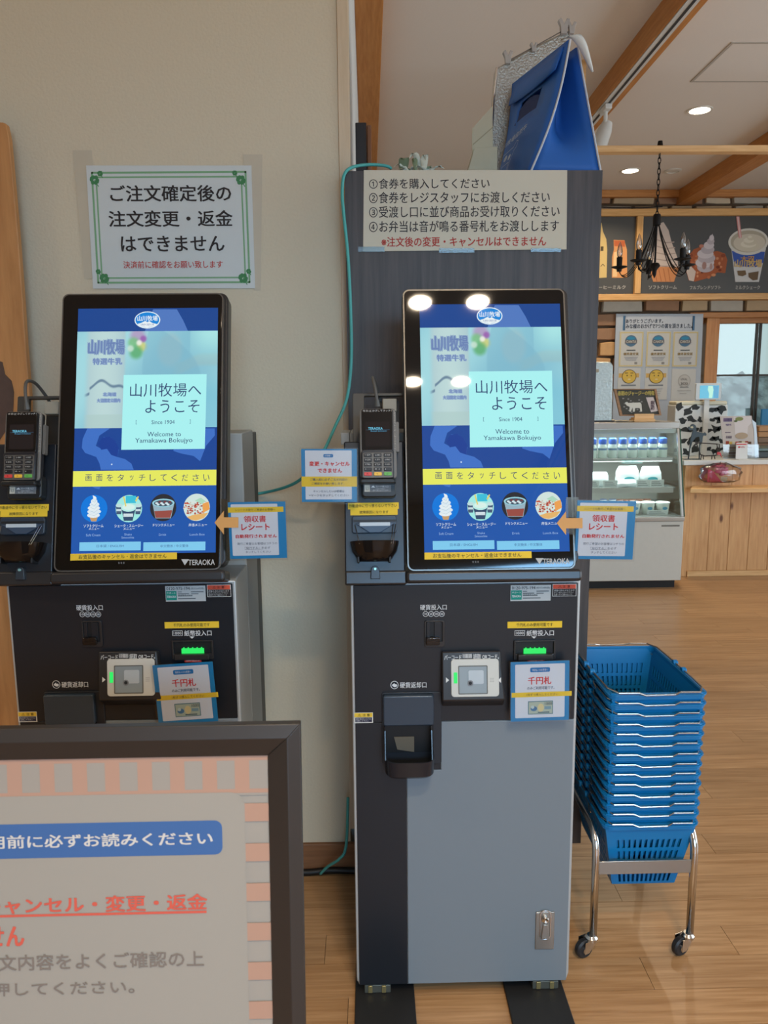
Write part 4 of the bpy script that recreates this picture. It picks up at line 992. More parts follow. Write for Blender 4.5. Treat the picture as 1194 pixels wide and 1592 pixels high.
# blue insulated bag
m_bag = M('bag_blue', (36, 98, 176), .55, vary=.06, nscale=10, bump=.35)
m_pip = M('bag_piping', (196, 200, 204), .6)
A = at(824, 262, YC+.03); B = at(933, 262, YC+.03); A.z = B.z = CT+.001
R1 = at(886, 62, YC+.05); R1b = at(897, 74, YC+.10)
R2 = at(798, 131, YC+.37)
PF_ = at(764, 262, YC+.34); PF_.z = CT+.001
dv = PF_-A; dt = R2-R1
bag = thing('insulated_bag', 'blue insulated carrier bag with white piping and oval handle holes, on the cabinet top', 'bag', A)
o = Vector(A)
P0, P1, T0 = Vector((0,0,0)), B-o, R1-o
T1_ = R1b-o
def sag(a, b, k): return (a+b)/2+k
mb = MB()
n = 8
def face_pt(s, t):   # broad face: s along depth 0..1, t up 0..1
    base = P0.lerp(T0, t)+dv.lerp(dt, t)*s
    out = Vector((dv.y, -dv.x, 0)).normalized()
    if out.x > 0: out = -out
    return base + out*(.018*math.sin(math.pi*min(1, t*1.1))*math.sin(math.pi*s)) + out*(-.015*math.sin(math.pi*t))
NS, NT_ = 10, 12; vs = [face_pt(i/NS, j/NT_) for j in range(NT_+1) for i in range(NS+1)]; fs = []
hole = set()
for j in range(NT_):
    for i in range(NS):
        if j in (7, 8) and 3 <= i <= 6: continue
        fs.append([j*(NS+1)+i, j*(NS+1)+i+1, (j+1)*(NS+1)+i+1, (j+1)*(NS+1)+i])
o1 = mb.add(vs, fs).build('left_side', m_bag, bag, smooth=True)
md = o1.modifiers.new('t', 'SOLIDIFY'); md.thickness = .004
# handle flap folded over the left side
out = Vector((dv.y, -dv.x, 0)).normalized(); out = -out if out.x > 0 else out
# flap and cut-out on the left side
hf = Fr(T0*.72, dv, T0); 
ov = [face_pt(.5+.27*math.cos(t), .60+.13*math.sin(t))+out*.004 for t in [2*math.pi*i/20 for i in range(20)]]
MB().add(ov, [list(range(20))]).build('handle_hole', M('bag_inside', (12, 36, 92), .7), bag)
fl = []
for j in range(4):
    for i in range(9):
        s_ = .06+.88*i/8; t = .80-.0*s_+.17*j/3; q = face_pt(s_, t)+out*(.014-.011*j/3)-Vector((0,0,.0)); 
        if j == 0: q.z -= .012*math.sin(math.pi*i/8)
        fl.append(q)
o2 = MB().add(fl, [[j*9+i, j*9+i+1, (j+1)*9+i+1, (j+1)*9+i] for j in range(3) for i in range(8)]).build('handle_flap', m_bag, bag, smooth=True)
md = o2.modifiers.new('t', 'SOLIDIFY'); md.thickness = .004
# right side and folded gusset
vs = []; 
for j in range(NT_+1):
    for i in range(NS+1):
        vs.append(P1.lerp(T1_, j/NT_)+dv.lerp(dt, j/NT_)*(i/NS))
o3 = MB().add(vs, [[j*(NS+1)+i, j*(NS+1)+i+1, (j+1)*(NS+1)+i+1, (j+1)*(NS+1)+i] for j in range(NT_) for i in range(NS)]).build('right_side', m_bag, bag, smooth=True)
md = o3.modifiers.new('t', 'SOLIDIFY'); md.thickness = .004
def gus(depth, s):
    vs = []; N = 14
    for j in range(N+1):
        t = j/N; a_ = P0.lerp(T0, t)-out*(.015*math.sin(math.pi*t))*-1*0; b_ = P1.lerp(T1_, t)
        a_ = face_pt(0, t)
        for i in range(9):
            u = i/8; f = (1-abs(u-.5)*2); q = a_.lerp(b_, u)
            q = q + Vector((dv.x, dv.y, 0)).normalized()*(1.35*depth*f*sm(.12, .5, t)) + dv.lerp(dt, t)*s
            vs.append(q)
    return MB().add(vs, [[j*9+i, j*9+i+1, (j+1)*9+i+1, (j+1)*9+i] for j in range(N) for i in range(8)])
o4 = gus(.085, 0).build('gusset', m_bag, bag, smooth=True); md = o4.modifiers.new('t', 'SOLIDIFY'); md.thickness = .003
o5 = gus(-.085, 1).build('gusset', m_bag, bag, smooth=True); md = o5.modifiers.new('t', 'SOLIDIFY'); md.thickness = .003
MB().tube([face_pt(0, t/10)+Vector((0,-.004,0)) for t in range(11)], .0028, 8).build('piping', m_pip, bag)
MB().tube([P1.lerp(T1_, t/10)+Vector((.001,-.004,0)) for t in range(11)], .0028, 8).build('piping', m_pip, bag)
MB().tube([P0+Vector((0,-.004,.003)), P1+Vector((0,-.004,.003))], .0028, 8).build('piping', m_pip, bag)
# white strap hanging at the peak
pk = [at(x, y, YC+.06)-o for x, y in ((880, 60), (893, 56), (903, 66), (911, 84), (921, 112))]
fl2 = smooth(pk, 3); vs = []
for i, p in enumerate(fl2):
    w = .013*(1-(i/len(fl2))**3); vs += [p+Vector((-w, 0, -w*.4)), p+Vector((0, -.006, 0)), p+Vector((w, 0, w*.4))]
o6 = MB().add(vs, [[i*3+j, i*3+j+1, i*3+j+4, i*3+j+3] for i in range(len(fl2)-1) for j in range(2)]).build('strap', M('strap_white', (206, 206, 198), .7), bag, smooth=True)
md = o6.modifiers.new('t', 'SOLIDIFY'); md.thickness = .003
# printing on the left side: lettering and cow drawing
nrm = (dv.cross(T0)).normalized(); nrm = nrm if nrm.x < 0 else -nrm
F2 = Fr(face_pt(0, .0)+out*.006, -dv.normalized(), Vector((T0.x, T0.y, T0.z))) 
if F2.n.x > 0: F2 = Fr(F2.o, dv.normalized(), T0)
cv2 = px_conv(F2, o, 610, 20, 3.512)
P = Print(F2.off(.021), None, 'paper', step=.0004); WH = (196, 206, 216)
def fp(s, t): 
    q = face_pt(s, t)-F2.o; return q.dot(F2.u), q.dot(F2.v)
ax_, ay_ = fp(.85, .36); bx_, by_ = fp(.2, .40)
x0, x1 = sorted((ax_, bx_)); P.text('山川牧場自然牛', x0, ay_, x1, ay_+.018, WH, 1, .01)
mx = (x0+x1)/2; my = ay_-.06
cow = [(-.055,.02),(-.05,.035),(.03,.035),(.045,.048),(.06,.045),(.062,.03),(.045,.022),(.035,.0),(.034,-.03),(.026,-.03),(.024,-.004),(-.03,-.004),(-.034,-.03),(-.043,-.03),(-.046,.0)]
P.line([(mx+x, my+y) for x, y in cow+[cow[0]]], .0018, WH, 1)
P.disc(mx-.02, my+.018, .014, .009, WH, 1, 10); P.disc(mx+.016, my+.012, .01, .008, WH, 1, 10); P.line([(mx-.05, my-.036), (mx+.05, my-.040)], .002, WH, 1); P.disc(mx-.03, my-.045, .018, .005, WH, 1, 10); P.disc(mx+.02, my-.05, .016, .005, WH, 1, 10)
P.build('bag_print', bag)
# silver insulated bag behind, clipped along its top
YS2 = YC+.40
m_foil = M('silver_mesh', (176, 172, 162), .28, .75, vary=.35, nscale=160, bump=.9)
sq = [at(x, y, yy) for (x, y), yy in zip(((762, 262), (771, 104), (779, 99), (884, 44), (893, 60)), (YS2, YS2, YS2, YS2, YS2))]
sb_ = thing('silver_bag', 'silver mesh insulated bag clipped along its top, standing behind the blue bag', 'bag', (sq[0].x, YS2, CT))
so = sb_.location.copy(); F3 = FRONT((0,0,0)); cs3 = px_conv(F3, so, 0, 0, 1)
pg = [cs3(*p) for p in ((762, 250), (764, 200), (767, 150), (771, 105), (779, 101), (830, 72), (884, 46), (888, 58), (880, 160), (868, 250))]
pg[0] = (pg[0][0], 0); pg[-1] = (pg[-1][0], 0)
MB().prism(F3, pg, -.04, 0).build('body', m_foil, sb_, bevel=.006)
MB().tube([F3.p(*cs3(x, y), .003) for x, y in ((763, 245), (767, 150), (772, 106))], .0035, 6).build('edge_seam', m_chr, sb_)
MB().tube([F3.p(*cs3(x, y), .006) for x, y in ((788, 97), (830, 74), (884, 44))], .0016, 6).build('wire', M('wire_grey', (110, 106, 100), .4, .7), sb_)
m_clip = M('clip_clear', (206, 200, 192), .15, trans=.4, vary=0)
for x, y, s_ in ((789, 92, 1), (829, 76, .7), (876, 44, 1.15), (888, 46, .9)):
    u, v = cs3(x, y)
    cl = MB().prism(F3, [(u-.008*s_, v-.016*s_), (u+.008*s_, v-.016*s_), (u+.010*s_, v+.004*s_), (u+.016*s_, v+.018*s_), (u+.006*s_, v+.020*s_), (u, v+.006*s_), (u-.008*s_, v+.022*s_), (u-.016*s_, v+.016*s_), (u-.010*s_, v+.004*s_)], -.004, .012).build('clip', m_clip, sb_, bevel=.0015)
# cream paper bag flap to the left of the silver bag
YS3 = YC+.24
cbn = thing('paper_carton', 'cream paper carton with an open slanted flap, left of the silver bag', 'box', (at(734, 255, YS3).x, YS3, CT))
c9 = px_conv(FRONT((0,0,0)), cbn.location, 0, 0, 1); F0 = FRONT((0,0,0))
m_crm = M('carton_cream', (200, 192, 164), .7)
q = [c9(*p) for p in ((734, 258), (734, 200), (766, 164), (768, 258))]; q[0] = (q[0][0], 0); q[-1] = (q[-1][0], 0)
MB().prism(F0, q, -.002, .0).build('flap', m_crm, cbn, bevel=.0006)
q = [c9(*p) for p in ((716, 262), (733, 240), (768, 238), (768, 262))]; q[0] = (q[0][0], 0); q[-1] = (q[-1][0], 0)
MB().prism(F0, q, .0005, .06).build('carton_body', m_crm, cbn, bevel=.001)
MB().prism(F0, [c9(735, 224), c9(767, 196), c9(767, 198), c9(735, 226)], .0002, .0008).build('crease', M('crease', (168, 158, 130), .8), cbn)
# crumpled pale leaves / cloth bundle
rr = random.Random(11)
fl_ = thing('leaf_bundle', 'bundle of crumpled pale green and white leaves on the cabinet top, left of the carton', 'leaves', (at(648, 262, YC+.06).x, YC+.08, CT))
m_l1 = M('leaf_pale', (206, 206, 186), .6, vary=.2, nscale=40); m_l2 = M('leaf_green', (134, 146, 112), .6, vary=.2, nscale=40); m_l3 = M('foil_wrap', (176, 186, 200), .25, .5, vary=.3, nscale=60, bump=.6)
for i in range(17):
    a0 = rr.uniform(-1, 1); xb = -.045+.075*rr.random(); ln = rr.uniform(.035, .062); w = rr.uniform(.008, .015)
    up = rr.uniform(.3, 1.0); dx = a0*.8; vs = []; N = 6
    for j in range(N+1):
        t = j/N; cxp = xb+dx*ln*t; cz = .006+.05*up*math.sin(t*2.3)*(ln/.05); cy = rr.uniform(-.012, .012)+(i % 5)*.012-.02; ww = w*math.sin(math.pi*(.12+.85*t))
        vs += [(cxp-ww*up, cy, max(.001, cz+.002)), (cxp, cy-.004, max(.002, cz)), (cxp+ww*up, cy, max(.001, cz+.003))]
    MB().add(vs, [[j*3+k_, j*3+k_+1, (j+1)*3+k_+1, (j+1)*3+k_] for j in range(N) for k_ in range(2)]).build('leaf', m_l2 if i % 4 == 0 else m_l1, fl_, smooth=True)
vs = []
for j in range(5):
    for i in range(12):
        a0 = i/11; vs.append((.02+.085*a0, -.02+.02*j, max(.001, (.030-.018*a0)*math.sin(math.pi*(j+.3)/5)+.007*noise.noise(Vector((i*.9, j*1.3, 2))))))
MB().add(vs, [[j*12+i, j*12+i+1, (j+1)*12+i+1, (j+1)*12+i] for j in range(4) for i in range(11)]).build('wrapping', m_l3, fl_, smooth=True)
# green cable: loop on top, down the cabinet side, over the wall and away to the left
m_cab = M('cable_teal', (78, 168, 160), .45, vary=0)
pts = [at(608, 262, YC+.05), at(600, 258, YC+.04), at(575, 256, YC+.03), at(548, 260, YC), at(535, 272, YC-.02), at(532, 300, YC-.02), at(534, 330, YC-.02), at(541, 400, YC-.02), at(545, 480, YC-.02), at(546, 560, YC-.02), at(539, 620, YC-.03), at(520, 665, YC-.06), at(506, 696, 1.90), at(494, 716, 1.90), at(469, 744, 1.96), at(445, 757, 2.02), at(415, 765, 2.09), at(395, 768, 2.1), at(370, 770, 2.1)]
for p in pts[:4]: p.z = max(p.z, CT+.005)
tag(MB().tube(smooth(pts, 6), .0042, 8).build('network_cable', m_cab, None, smooth=True), 'teal cable looping off the cabinet top and drooping to the left kiosk', 'cable')
pts = [at(545, 258, YC+.05), at(560, 256, YC+.07), at(590, 257, YC+.09), at(598, 261, YC+.07), at(570, 262, YC+.05), at(548, 262, YC+.05)]
for p in pts: p.z = CT+.006+.008*(1 if p is pts[2] else 0)
tag(MB().tube(smooth(pts, 6), .0042, 8).build('cable_loop', m_cab, None, smooth=True), 'coiled teal cable end lying on the top left corner of the cabinet', 'cable')
pts = [at(541, 1240, YC-.03), at(538, 1315, YC-.03), at(528, 1335, YC-.04), at(510, 1347, YC+.0), at(498, 1351, 2.085)]
pts[-1].z = .012; pts[0].z += 0; 
tag(MB().tube(smooth(pts, 6), .0042, 8).build('network_cable', m_cab, None, smooth=True), 'short teal cable dropping to the floor between the kiosks', 'cable')
p0, p1 = atz(440, 1357, .012), atz(560, 1354, .012)
tag(MB().tube(smooth([p0, p0.lerp(p1, .35), p0.lerp(p1, .6)+Vector((0,.004,.002)), p1], 4), .0095, 8).build('power_cord', m_dk, None, smooth=True), 'thick black power cord lying on the floor along the baseboard', 'cable')
# ---- left wall: clover notice and wooden photo panel
Z2 = (0, 180, 2.2111)
q1, q2, q3 = at(134, 259, YW-.002), at(391, 257, YW-.002), at(146, 449, YW-.002)
cn = thing('clover_notice', 'white wall notice with green clover border above the left kiosk', 'notice', (0, YW-.003, 0))
fr = FRONT((0,0,0)); c = px_conv(fr, cn.location, *Z2)
MB().prism(fr, [c(296,171), c(864,171), c(877,593), c(320,594)], -.001, 0).build('paper', M('notice_paper', (206, 210, 206), .6, vary=.02), cn)
for pl_ in ([(250,118),(315,118),(345,560),(290,560)], [(835,132),(902,132),(896,600),(872,600)]):
    MB().prism(fr, [c(*q) for q in pl_], -.0019, -.0012).build('tape_strip', M('old_tape', (196, 184, 160), .5), cn)
P = Print(fr, c, 'paper', step=.0003); GR = (128, 172, 128); GD = (74, 132, 84)
for k_, (a, b) in enumerate(((0, 3.4), (16, 2.4))):
    L = [(316+a*.9, 196+a), (844-a*.9, 193+a), (858-a*.9, 572-a), (338+a*.8, 574-a)]; P.line(L+[L[0]], .0050 if k_ == 0 else .0040, GR, 1)
def clover(x, y, r):
    for dx, dy in ((-1, -.1), (1, .1), (.1, -1), (-.1, 1)):
        P.disc(x+dx*r*.55+dy*r*.28, y+dy*r*.55, r*.42, r*.42, GD, 2.2, 12); P.disc(x+dx*r*.55-dy*r*.28, y+dy*r*.55+dx*r*.28, r*.42, r*.42, GD, 2.4, 12)
    P.line([(x, y), (x+r*.8, y+r*1.3)], .002, GD, 2)
for x, y, r in ((325, 221, 17), (344, 199, 10), (828, 221, 17), (807, 197, 9), (338, 536, 9), (359, 559, 17), (855, 535, 9), (836, 558, 17)): clover(x, y, r)
TB = (52, 46, 44)
P.text('ご注文確定後の', 378, 240, 795, 294, TB, 3, .02); P.text('注文変更・返金', 373, 327, 800, 380, TB, 3, .02); P.text('はできません', 415, 414, 772, 465, TB, 3, .02)
P.text('決済前に確認をお願い致します', 424, 500, 766, 523, (196, 74, 62), 3, .012)
P.build('printed_face', cn)
YP = 2.05
m_brd = wood('panel_board_wood', (172, 118, 66), (196, 140, 84), 'Z', .5, 4, ratio=10)
bd = thing('wooden_photo_board', 'tall wooden board with a dark painted cow, leaning at the far left wall', 'board', (at(30, 800, YP).x, YP, 0))
c = px_conv(F0, bd.location, 0, 0, 1)
edge = [c(x, y) for x, y in ((4, 190), (9, 192), (14, 215), (20, 280), (27, 360), (34, 450), (40, 540), (46, 612), (50, 760), (46, 1000), (50, 1600))]
edge[-1] = (edge[-2][0], 0.001)
pts_ = [(edge[0][0]-.5, 0.001), (edge[0][0]-.5, edge[0][1]+.02)]+edge
MB().prism(F0, pts_, -.02, 0).build('board', m_brd, bd, bevel=.002)
cw = [c(x, y) for x, y in ((-60, 560), (-20, 555), (4, 563), (8, 582), (18, 592), (22, 610), (20, 650), (8, 672), (-4, 690), (-60, 700))]
MB().prism(F0, cw, .0002, .002).build('painted_cow', M('paint_dark_brown', (84, 64, 54), .7, vary=.3), bd)
# ------------------------------------------------------------------ counter, display fridge, menu board and things on them
F0 = FRONT((0, 0, 0))
Z8 = (900, 440, 3.25); ZA = (900, 470, 5.6857); ZB = (900, 650, 6.633); ZCn = (1040, 580, 7.2338); ZM = (920, 140, 4.3577)
def KP(root, z, fr=None): return px_conv(fr or F0, root, *z)
# --- display fridge
YF = atz(1056, 915, 0).y; XR = atz(1058, 915, 0).x; XL = XR-.95
fz = thing('display_fridge', 'white-based glass display fridge with dairy goods left of the counter', 'fridge', (XL, YF, 0))
rf = fz.location.copy(); FW = XR-XL; zq = lambda py, dy=0: at(1050, py, YF+dy).z
zbase = zq(810); ztop0 = zq(663, .16); ztop1 = zq(656, .16); DEP = .55
m_fw = M('fridge_white', (196, 194, 184), .4); m_fs = M('fridge_steel', (176, 174, 168), .3, .7)
MB().box(0, FW, .0, DEP, .06, zbase-.001).build('base', m_fw, fz, bevel=.006)
MB().box(.03, FW-.03, .04, DEP-.03, 0, .0595).build('plinth', m_dk, fz)
MB().box(0, FW, -.012, DEP, zbase, zbase+.03).build('sill', m_fs, fz, bevel=.004)
MB().box(0, FW, .16, DEP, zq(666, .16), ztop1).build('top_cap', m_fs, fz, bevel=.004)
zb2 = zbase+.03; zt2 = zq(666, .16)-.001
MB().box(0, FW, DEP-.02, DEP, zb2, zt2).build('back', M('fridge_inner', (186, 182, 170), .5), fz)
m_fg = glass('fridge_glass', (.93, .98, .965), .02, .03); m_fe = M('glass_edge', (60, 98, 84), .15, vary=0)
sl_ = Fr((0, .004, zb2), (1,0,0), Vector((0, .155, zt2-zb2))); SL = math.hypot(.155, zt2-zb2)
MB().prism(sl_, rrect(.02, .002, FW-.02, SL-.002), -.004, 0).build('front_glass', m_fg, fz)
for x in (.0, FW-.018):
    MB().prism(sl_, rrect(x, 0, x+.018, SL), -.02, .0).build('front_post', m_fs, fz, bevel=.002)
for x in (0.001, FW-.006):
    q = [(.03, zb2), (DEP-.022, zb2), (DEP-.022, zt2), (.185, zt2)]
    MB().prism(Fr((x, 0, 0), (0,1,0), (0,0,1)), q, 0, .005).build('side_glass', m_fg, fz)
MB().prism(sl_, rrect(FW-.0005, 0, FW+.006, SL), -.012, .004).build('glass_edge', m_fe, fz)
P = Print(F0, None, 'paper'); P.rect(FW-.16, zq(818.5)-0, FW-.03, zq(818.5)+.012, (120, 116, 108), 6); P.build('maker_plate', fz)
# shelves
m_shelf = M('shelf_glass', (150, 158, 154), .2, .3)
def shelf(py0, py1, yf):
    z1 = at(1000, py0, YF+yf).z; z0 = at(1000, py1, YF+yf).z
    MB().box(.022, FW-.03, yf, DEP-.021, z1-.008, z1).build('shelf', m_shelf, fz, bevel=.001)
    MB().box(.022, FW-.045, yf-.008, yf-.0005, z0+.004, z1+.002).build('shelf_rail', m_fs, fz, bevel=.001)
    return z1
zs1 = shelf(712, 719, .15); zs2 = shelf(758, 767, .11); zs3 = zb2+.004
MB().box(.022, FW-.022, .05, DEP-.03, zb2, zs3-.0005).build('deck', m_fs, fz)
lt_ = MB().box(.03, FW-.04, .19, .23, zt2-.02, zt2-.001).build('strip_lamp', M('fridge_lamp', (232, 244, 255), emit=1.2, vary=0), fz)
MB().box(.019, FW-.019, .165, .170, zt2-.032, zt2-.0005).build('valance', m_fs, fz)
l = bpy.data.lights.new('bulb', 'AREA'); l.shape = 'RECTANGLE'; l.size = .85; l.size_y = .05; l.energy = 5; l.color = (.86, .95, 1)
o = bpy.data.objects.new('bulb', l); C.objects.link(o); o.parent = fz; o.location = (FW/2, .21, zt2-.024)
l2 = l.copy(); l2.energy = 3; o = bpy.data.objects.new('bulb', l2); C.objects.link(o); o.parent = fz; o.location = (FW/2, .16, zs1-.02)
o = bpy.data.objects.new('bulb', l2); C.objects.link(o); o.parent = fz; o.location = (FW/2, .13, zs2-.02)
P = Print(Fr((0, .140, 0), (1,0,0), (0,0,1)), KP(rf+Vector((0, .140, 0)), ZB), 'paper', step=.001); P.rect(443, 430, 655, 470, (156, 176, 170), 1); P.text('要冷蔵 牛乳・飲むヨーグルト', 470, 440, 620, 455, (100, 110, 110), 2); P.build('shelf_label', fz)
# milk bottles: two rows on the top shelf
m_milk = M('milk_bottle', (222, 230, 216), .2); m_cap = M('cap_blue', (62, 106, 196), .35); m_lab = M('label_blue_grey', (112, 138, 166), .5)
bx0 = at(905, 712, YF+.20).x; bx1 = at(1030, 712, YF+.20).x
bh = at(1000, 681, YF+.2).z-zs1
def bottle(x, y, label):
    t = thing('milk_bottle', label, 'bottle', (x, y, zs1+.0005), 'milk bottles on the top fridge shelf')
    MB().lathe([(0, 0), (.029, 0), (.031, .004), (.031, bh*.55), (.024, bh*.70), (.018, bh*.78), (0, bh*.78)], seg=14).build('glass_body', m_milk, t, smooth='auto')
    MB().lathe([(.0, bh*.70), (.025, bh*.70), (.027, bh*.74), (.026, bh*.97), (.022, bh), (0, bh)], seg=14).build('cap', m_cap, t, smooth='auto')
    MB().lathe([(.0315, bh*.40), (.0318, bh*.40), (.0318, bh*.50), (.0315, bh*.50)], seg=14).build('label_band', m_lab, t)
    return t
nbt = 9; b0 = bottle(bx0, YF+.20, 'blue-capped milk bottle in the front row, leftmost, by the cabinet edge')
names = ['second', 'third', 'fourth', 'fifth', 'sixth', 'seventh', 'eighth', 'ninth']
for i in range(1, nbt):
    dup(b0, (bx0+(bx1-bx0)*i/(nbt-1), YF+.20, zs1+.0005), 'blue-capped milk bottle in the front row, %s from the left' % names[i-1])
for i in range(nbt):
    dup(b0, (bx0+.02+(bx1-bx0)*i/(nbt-1), YF+.275, zs1+.0005), 'blue-capped milk bottle in the rear row, behind %s' % ('the leftmost front bottle' if i == 0 else 'the %s front bottle from the left' % names[i-1]))
# cheese bags and boxes on the second shelf
m_bagw = M('plastic_pouch', (226, 230, 226), .35, vary=.1, nscale=14, bump=.5); m_boxw = M('price_card', (206, 206, 198), .5); m_teal = M('pouch_teal', (70, 178, 188), .4)
def pouch(name, label, px0, px1, pytop, yy, zsh, teal=True, cat='packet'):
    a, b = at(px0, 740, YF+yy).x, at(px1, 740, YF+yy).x; h = at(1000, pytop, YF+yy).z-zsh; w = b-a
    t = thing(name, label, cat, ((a+b)/2, YF+yy, zsh+.0005), 'packed goods in the display fridge')
    vs = []; fs = []; N, Mm = 12, 8
    for j in range(Mm+1):
        v = j/Mm
        for i in range(N):
            a_ = 2*math.pi*i/N; bul = math.sin(math.pi*min(1, .12+v*.88))**.6
            x = math.cos(a_); x = math.copysign(abs(x)**.75, x)*w/2*(1.04-.30*v**4); y = math.sin(a_)*.045*max(.12, bul*(1-.3*v))
            z = h*v+.016*noise.noise(Vector((x*30, y*30, v*6+px0)))*(1 if 0 < j < Mm else 0)
            vs.append((x+.006*noise.noise(Vector((v*5, i, px0))), y, max(0, z)))
    fs = [[j*N+i, j*N+(i+1) % N, (j+1)*N+(i+1) % N, (j+1)*N+i] for j in range(Mm) for i in range(N)]+[list(range(N)), [Mm*N+i for i in range(N)]]
    MB().add(vs, fs).build('pouch', m_bagw, t, smooth='auto')
    if teal:
        q = Print(F0, None, 'paper'); q.disc(0, h*.38, w*.24, h*.12, (70, 178, 188), 130, 10); q.build('pouch_mark', t)
    return t
pouch('cheese_pouch', 'white teal-marked pouch at the right end of the middle fridge shelf', 994, 1028, 725, .20, zs2)
pouch('cheese_pouch', 'white teal-marked pouch in the centre of the middle fridge shelf', 957, 993, 724, .20, zs2)
pouch('cheese_pouch', 'plain white pouch at the left of the middle fridge shelf', 918, 946, 733, .20, zs2, False)
pouch('cheese_pouch', 'small pinkish pouch lying before the others on the middle fridge shelf', 958, 990, 745, .145, zs2, False)
def price_card(px0, px1, py0, py1, yy, zsh, label, col=(206, 206, 198)):
    t0 = at(px0, py0, YF+yy); t1 = at(px1, py1, YF+yy)
    t = thing('price_card', label, 'price card', (t0.x, YF+yy, zsh+.0005), 'price cards in the display fridge')
    w = t1.x-t0.x; h = max(.02, t0.z-zsh)
    MB().prism(F0, rrect(0, 0, w, h, .002), -.003, 0).build('card', m_boxw, t)
    P = Print(F0, None, 'paper', step=.001)
    for i in range(3): P.rect(w*.1, h*(.2+.24*i), w*(.88-.1*i), h*(.28+.24*i), (120, 122, 116), 1)
    P.build('print', t); return t
price_card(917, 931, 747, 757, .135, zs2, 'price card at the left edge of the middle shelf')
price_card(938, 960, 747, 757, .135, zs2, 'price card left of centre on the middle shelf')
price_card(990, 1010, 746, 757, .135, zs2, 'pink-edged price card right of centre on the middle shelf')
price_card(1011, 1032, 746, 757, .125, zs2, 'price card at the right end of the middle shelf')
price_card(1006, 1038, 794, 804, .075, zs3, 'price card before the cups at the right of the fridge deck')
# lower deck: small jars behind, white cups in front
jt = None
for i, (px, c_) in enumerate(((938, 0), (952, 0), (964, 1), (973, 1), (983, 1), (994, 1), (1006, 1))):
    yy = .33; x = at(px, 780, YF+yy).x; z = at(px, 776, YF+yy).z
    t = thing('pudding_jar', ('blue-lidded' if c_ == 0 else 'coppery') + ' small jar on the lower rack, %s from the left' % (['first']+names)[i], 'jar', (x, YF+yy, zs3+.07), 'jars on the lower fridge rack')
    hh = z-zs3-.07
    MB().lathe([(0, 0), (.026, 0), (.029, .01), (.028, hh*.7), (.024, hh*.78), (0, hh*.78)], seg=12).build('body', M('jar_copper', (176, 120, 98), .3) if c_ else M('jar_white', (206, 214, 216), .3), t, smooth='auto')
    MB().lathe([(.026, hh*.78), (.027, hh), (0, hh)], seg=12).build('lid', M('lid_copper', (196, 150, 120), .3, .4) if c_ else M('lid_blue', (92, 120, 176), .35), t, smooth='auto')
MB().box(.03, FW-.05, .29, .40, zs3+.058, zs3+.069).build('rack', m_shelf, fz, bevel=.001)
for sx in (.03, FW-.055): MB().box(sx, sx+.005, .29, .40, zs3, zs3+.0575).build('rack_leg', m_shelf, fz)
m_cup = M('yogurt_cup', (226, 228, 216), .3)
for i, px in enumerate((924, 945, 966, 985, 1007, 1030)):
    yy = .14; x = at(px, 790, YF+yy).x; hh = at(px, 780, YF+yy).z-zs3
    t = thing('yogurt_cup', 'white lidded cup on the fridge deck, %s from the left' % (['first']+names)[i], 'cup', (x, YF+yy, zs3+.0005), 'white cups on the fridge deck')
    MB().lathe([(0, 0), (.036, 0), (.040, .01), (.047, hh*.88), (.0, hh*.88)], seg=16).build('body', m_cup, t, smooth='auto')
    MB().lathe([(.0, hh*.881), (.050, hh*.881), (.050, hh*.97), (.045, hh), (0, hh)], seg=16).build('lid', M('cup_lid', (236, 238, 232), .3), t, smooth='auto')
    P = Print(F0, None, 'paper'); P.disc(0, hh*.5, .018, .012, (96, 156, 182), 118, 12); P.build('emblem', t)

# --- counter
YK = atz(1066, 896, 0).y; XK = at(1068, 800, YK).x; XKR = 4.9
zk1 = at(1100, 715.5, YK-.02).z; zk0 = at(1100, 723, YK-.02).z; zp = at(1100, 887, YK).z
ct = thing('service_counter', 'knotty pine service counter with white worktop edge and narrow front ledge', 'counter', (XK, YK, 0))
W_C = XKR-XK
MB().box(.002, W_C, .021, .6, .0, zk0-.001).build('carcass', M('carcass_pine', (206, 160, 108), .6), ct)
pw = .155; x = .02; pp = None
while x < W_C-.01:
    if pp is None: o = pp = MB().box(0, pw-.0025, 0, .02, zp, zk0-.0015).build('plank', m_pine, ct, bevel=.0015)
    else: o = pp.copy(); C.objects.link(o)
    o.location = (x, 0, 0); x += pw
MB().box(-.03, .0195, -.004, .05, .0, zk0-.0015).build('corner_post', m_pine, ct, bevel=.003)
y_ = .055; p2 = None
while y_ < .58:
    if p2 is None: o = p2 = MB().box(-.02, .0015, 0, .145, 0, zk0-.0015).build('side_plank', m_pine, ct, bevel=.0015)
    else: o = p2.copy(); C.objects.link(o)
    o.location = (0, y_, 0); y_ += .1475
MB().box(.02, W_C, -.012, .0195, 0, zp-.001).build('kick_board', m_pinex, ct, bevel=.002)
MB().box(-.055, W_C, -.03, .62, zk0, zk1).build('worktop', M('worktop_white', (206, 206, 200), .35), ct, bevel=.004)
zl1, zl0 = at(1100, 753, YK-.2).z, at(1100, 760, YK-.2).z
lx = at(1070, 756, YK-.2).x-XK
MB().prism(Fr((0, 0, zl0), (1,0,0), (0,-1,0)), [(max(.0, lx)+.05, .0005), (W_C, .0005), (W_C, .2), (lx+.16, .2), (lx+.03, .17), (max(.0, lx)+.0, .06)], 0, zl1-zl0).build('ledge', m_pinex, ct, bevel=.004)
# --- things on the counter (all built at their own depth)
def onc(px, y): return Vector((at(px, 715, y).x, y, zk1+.0005))
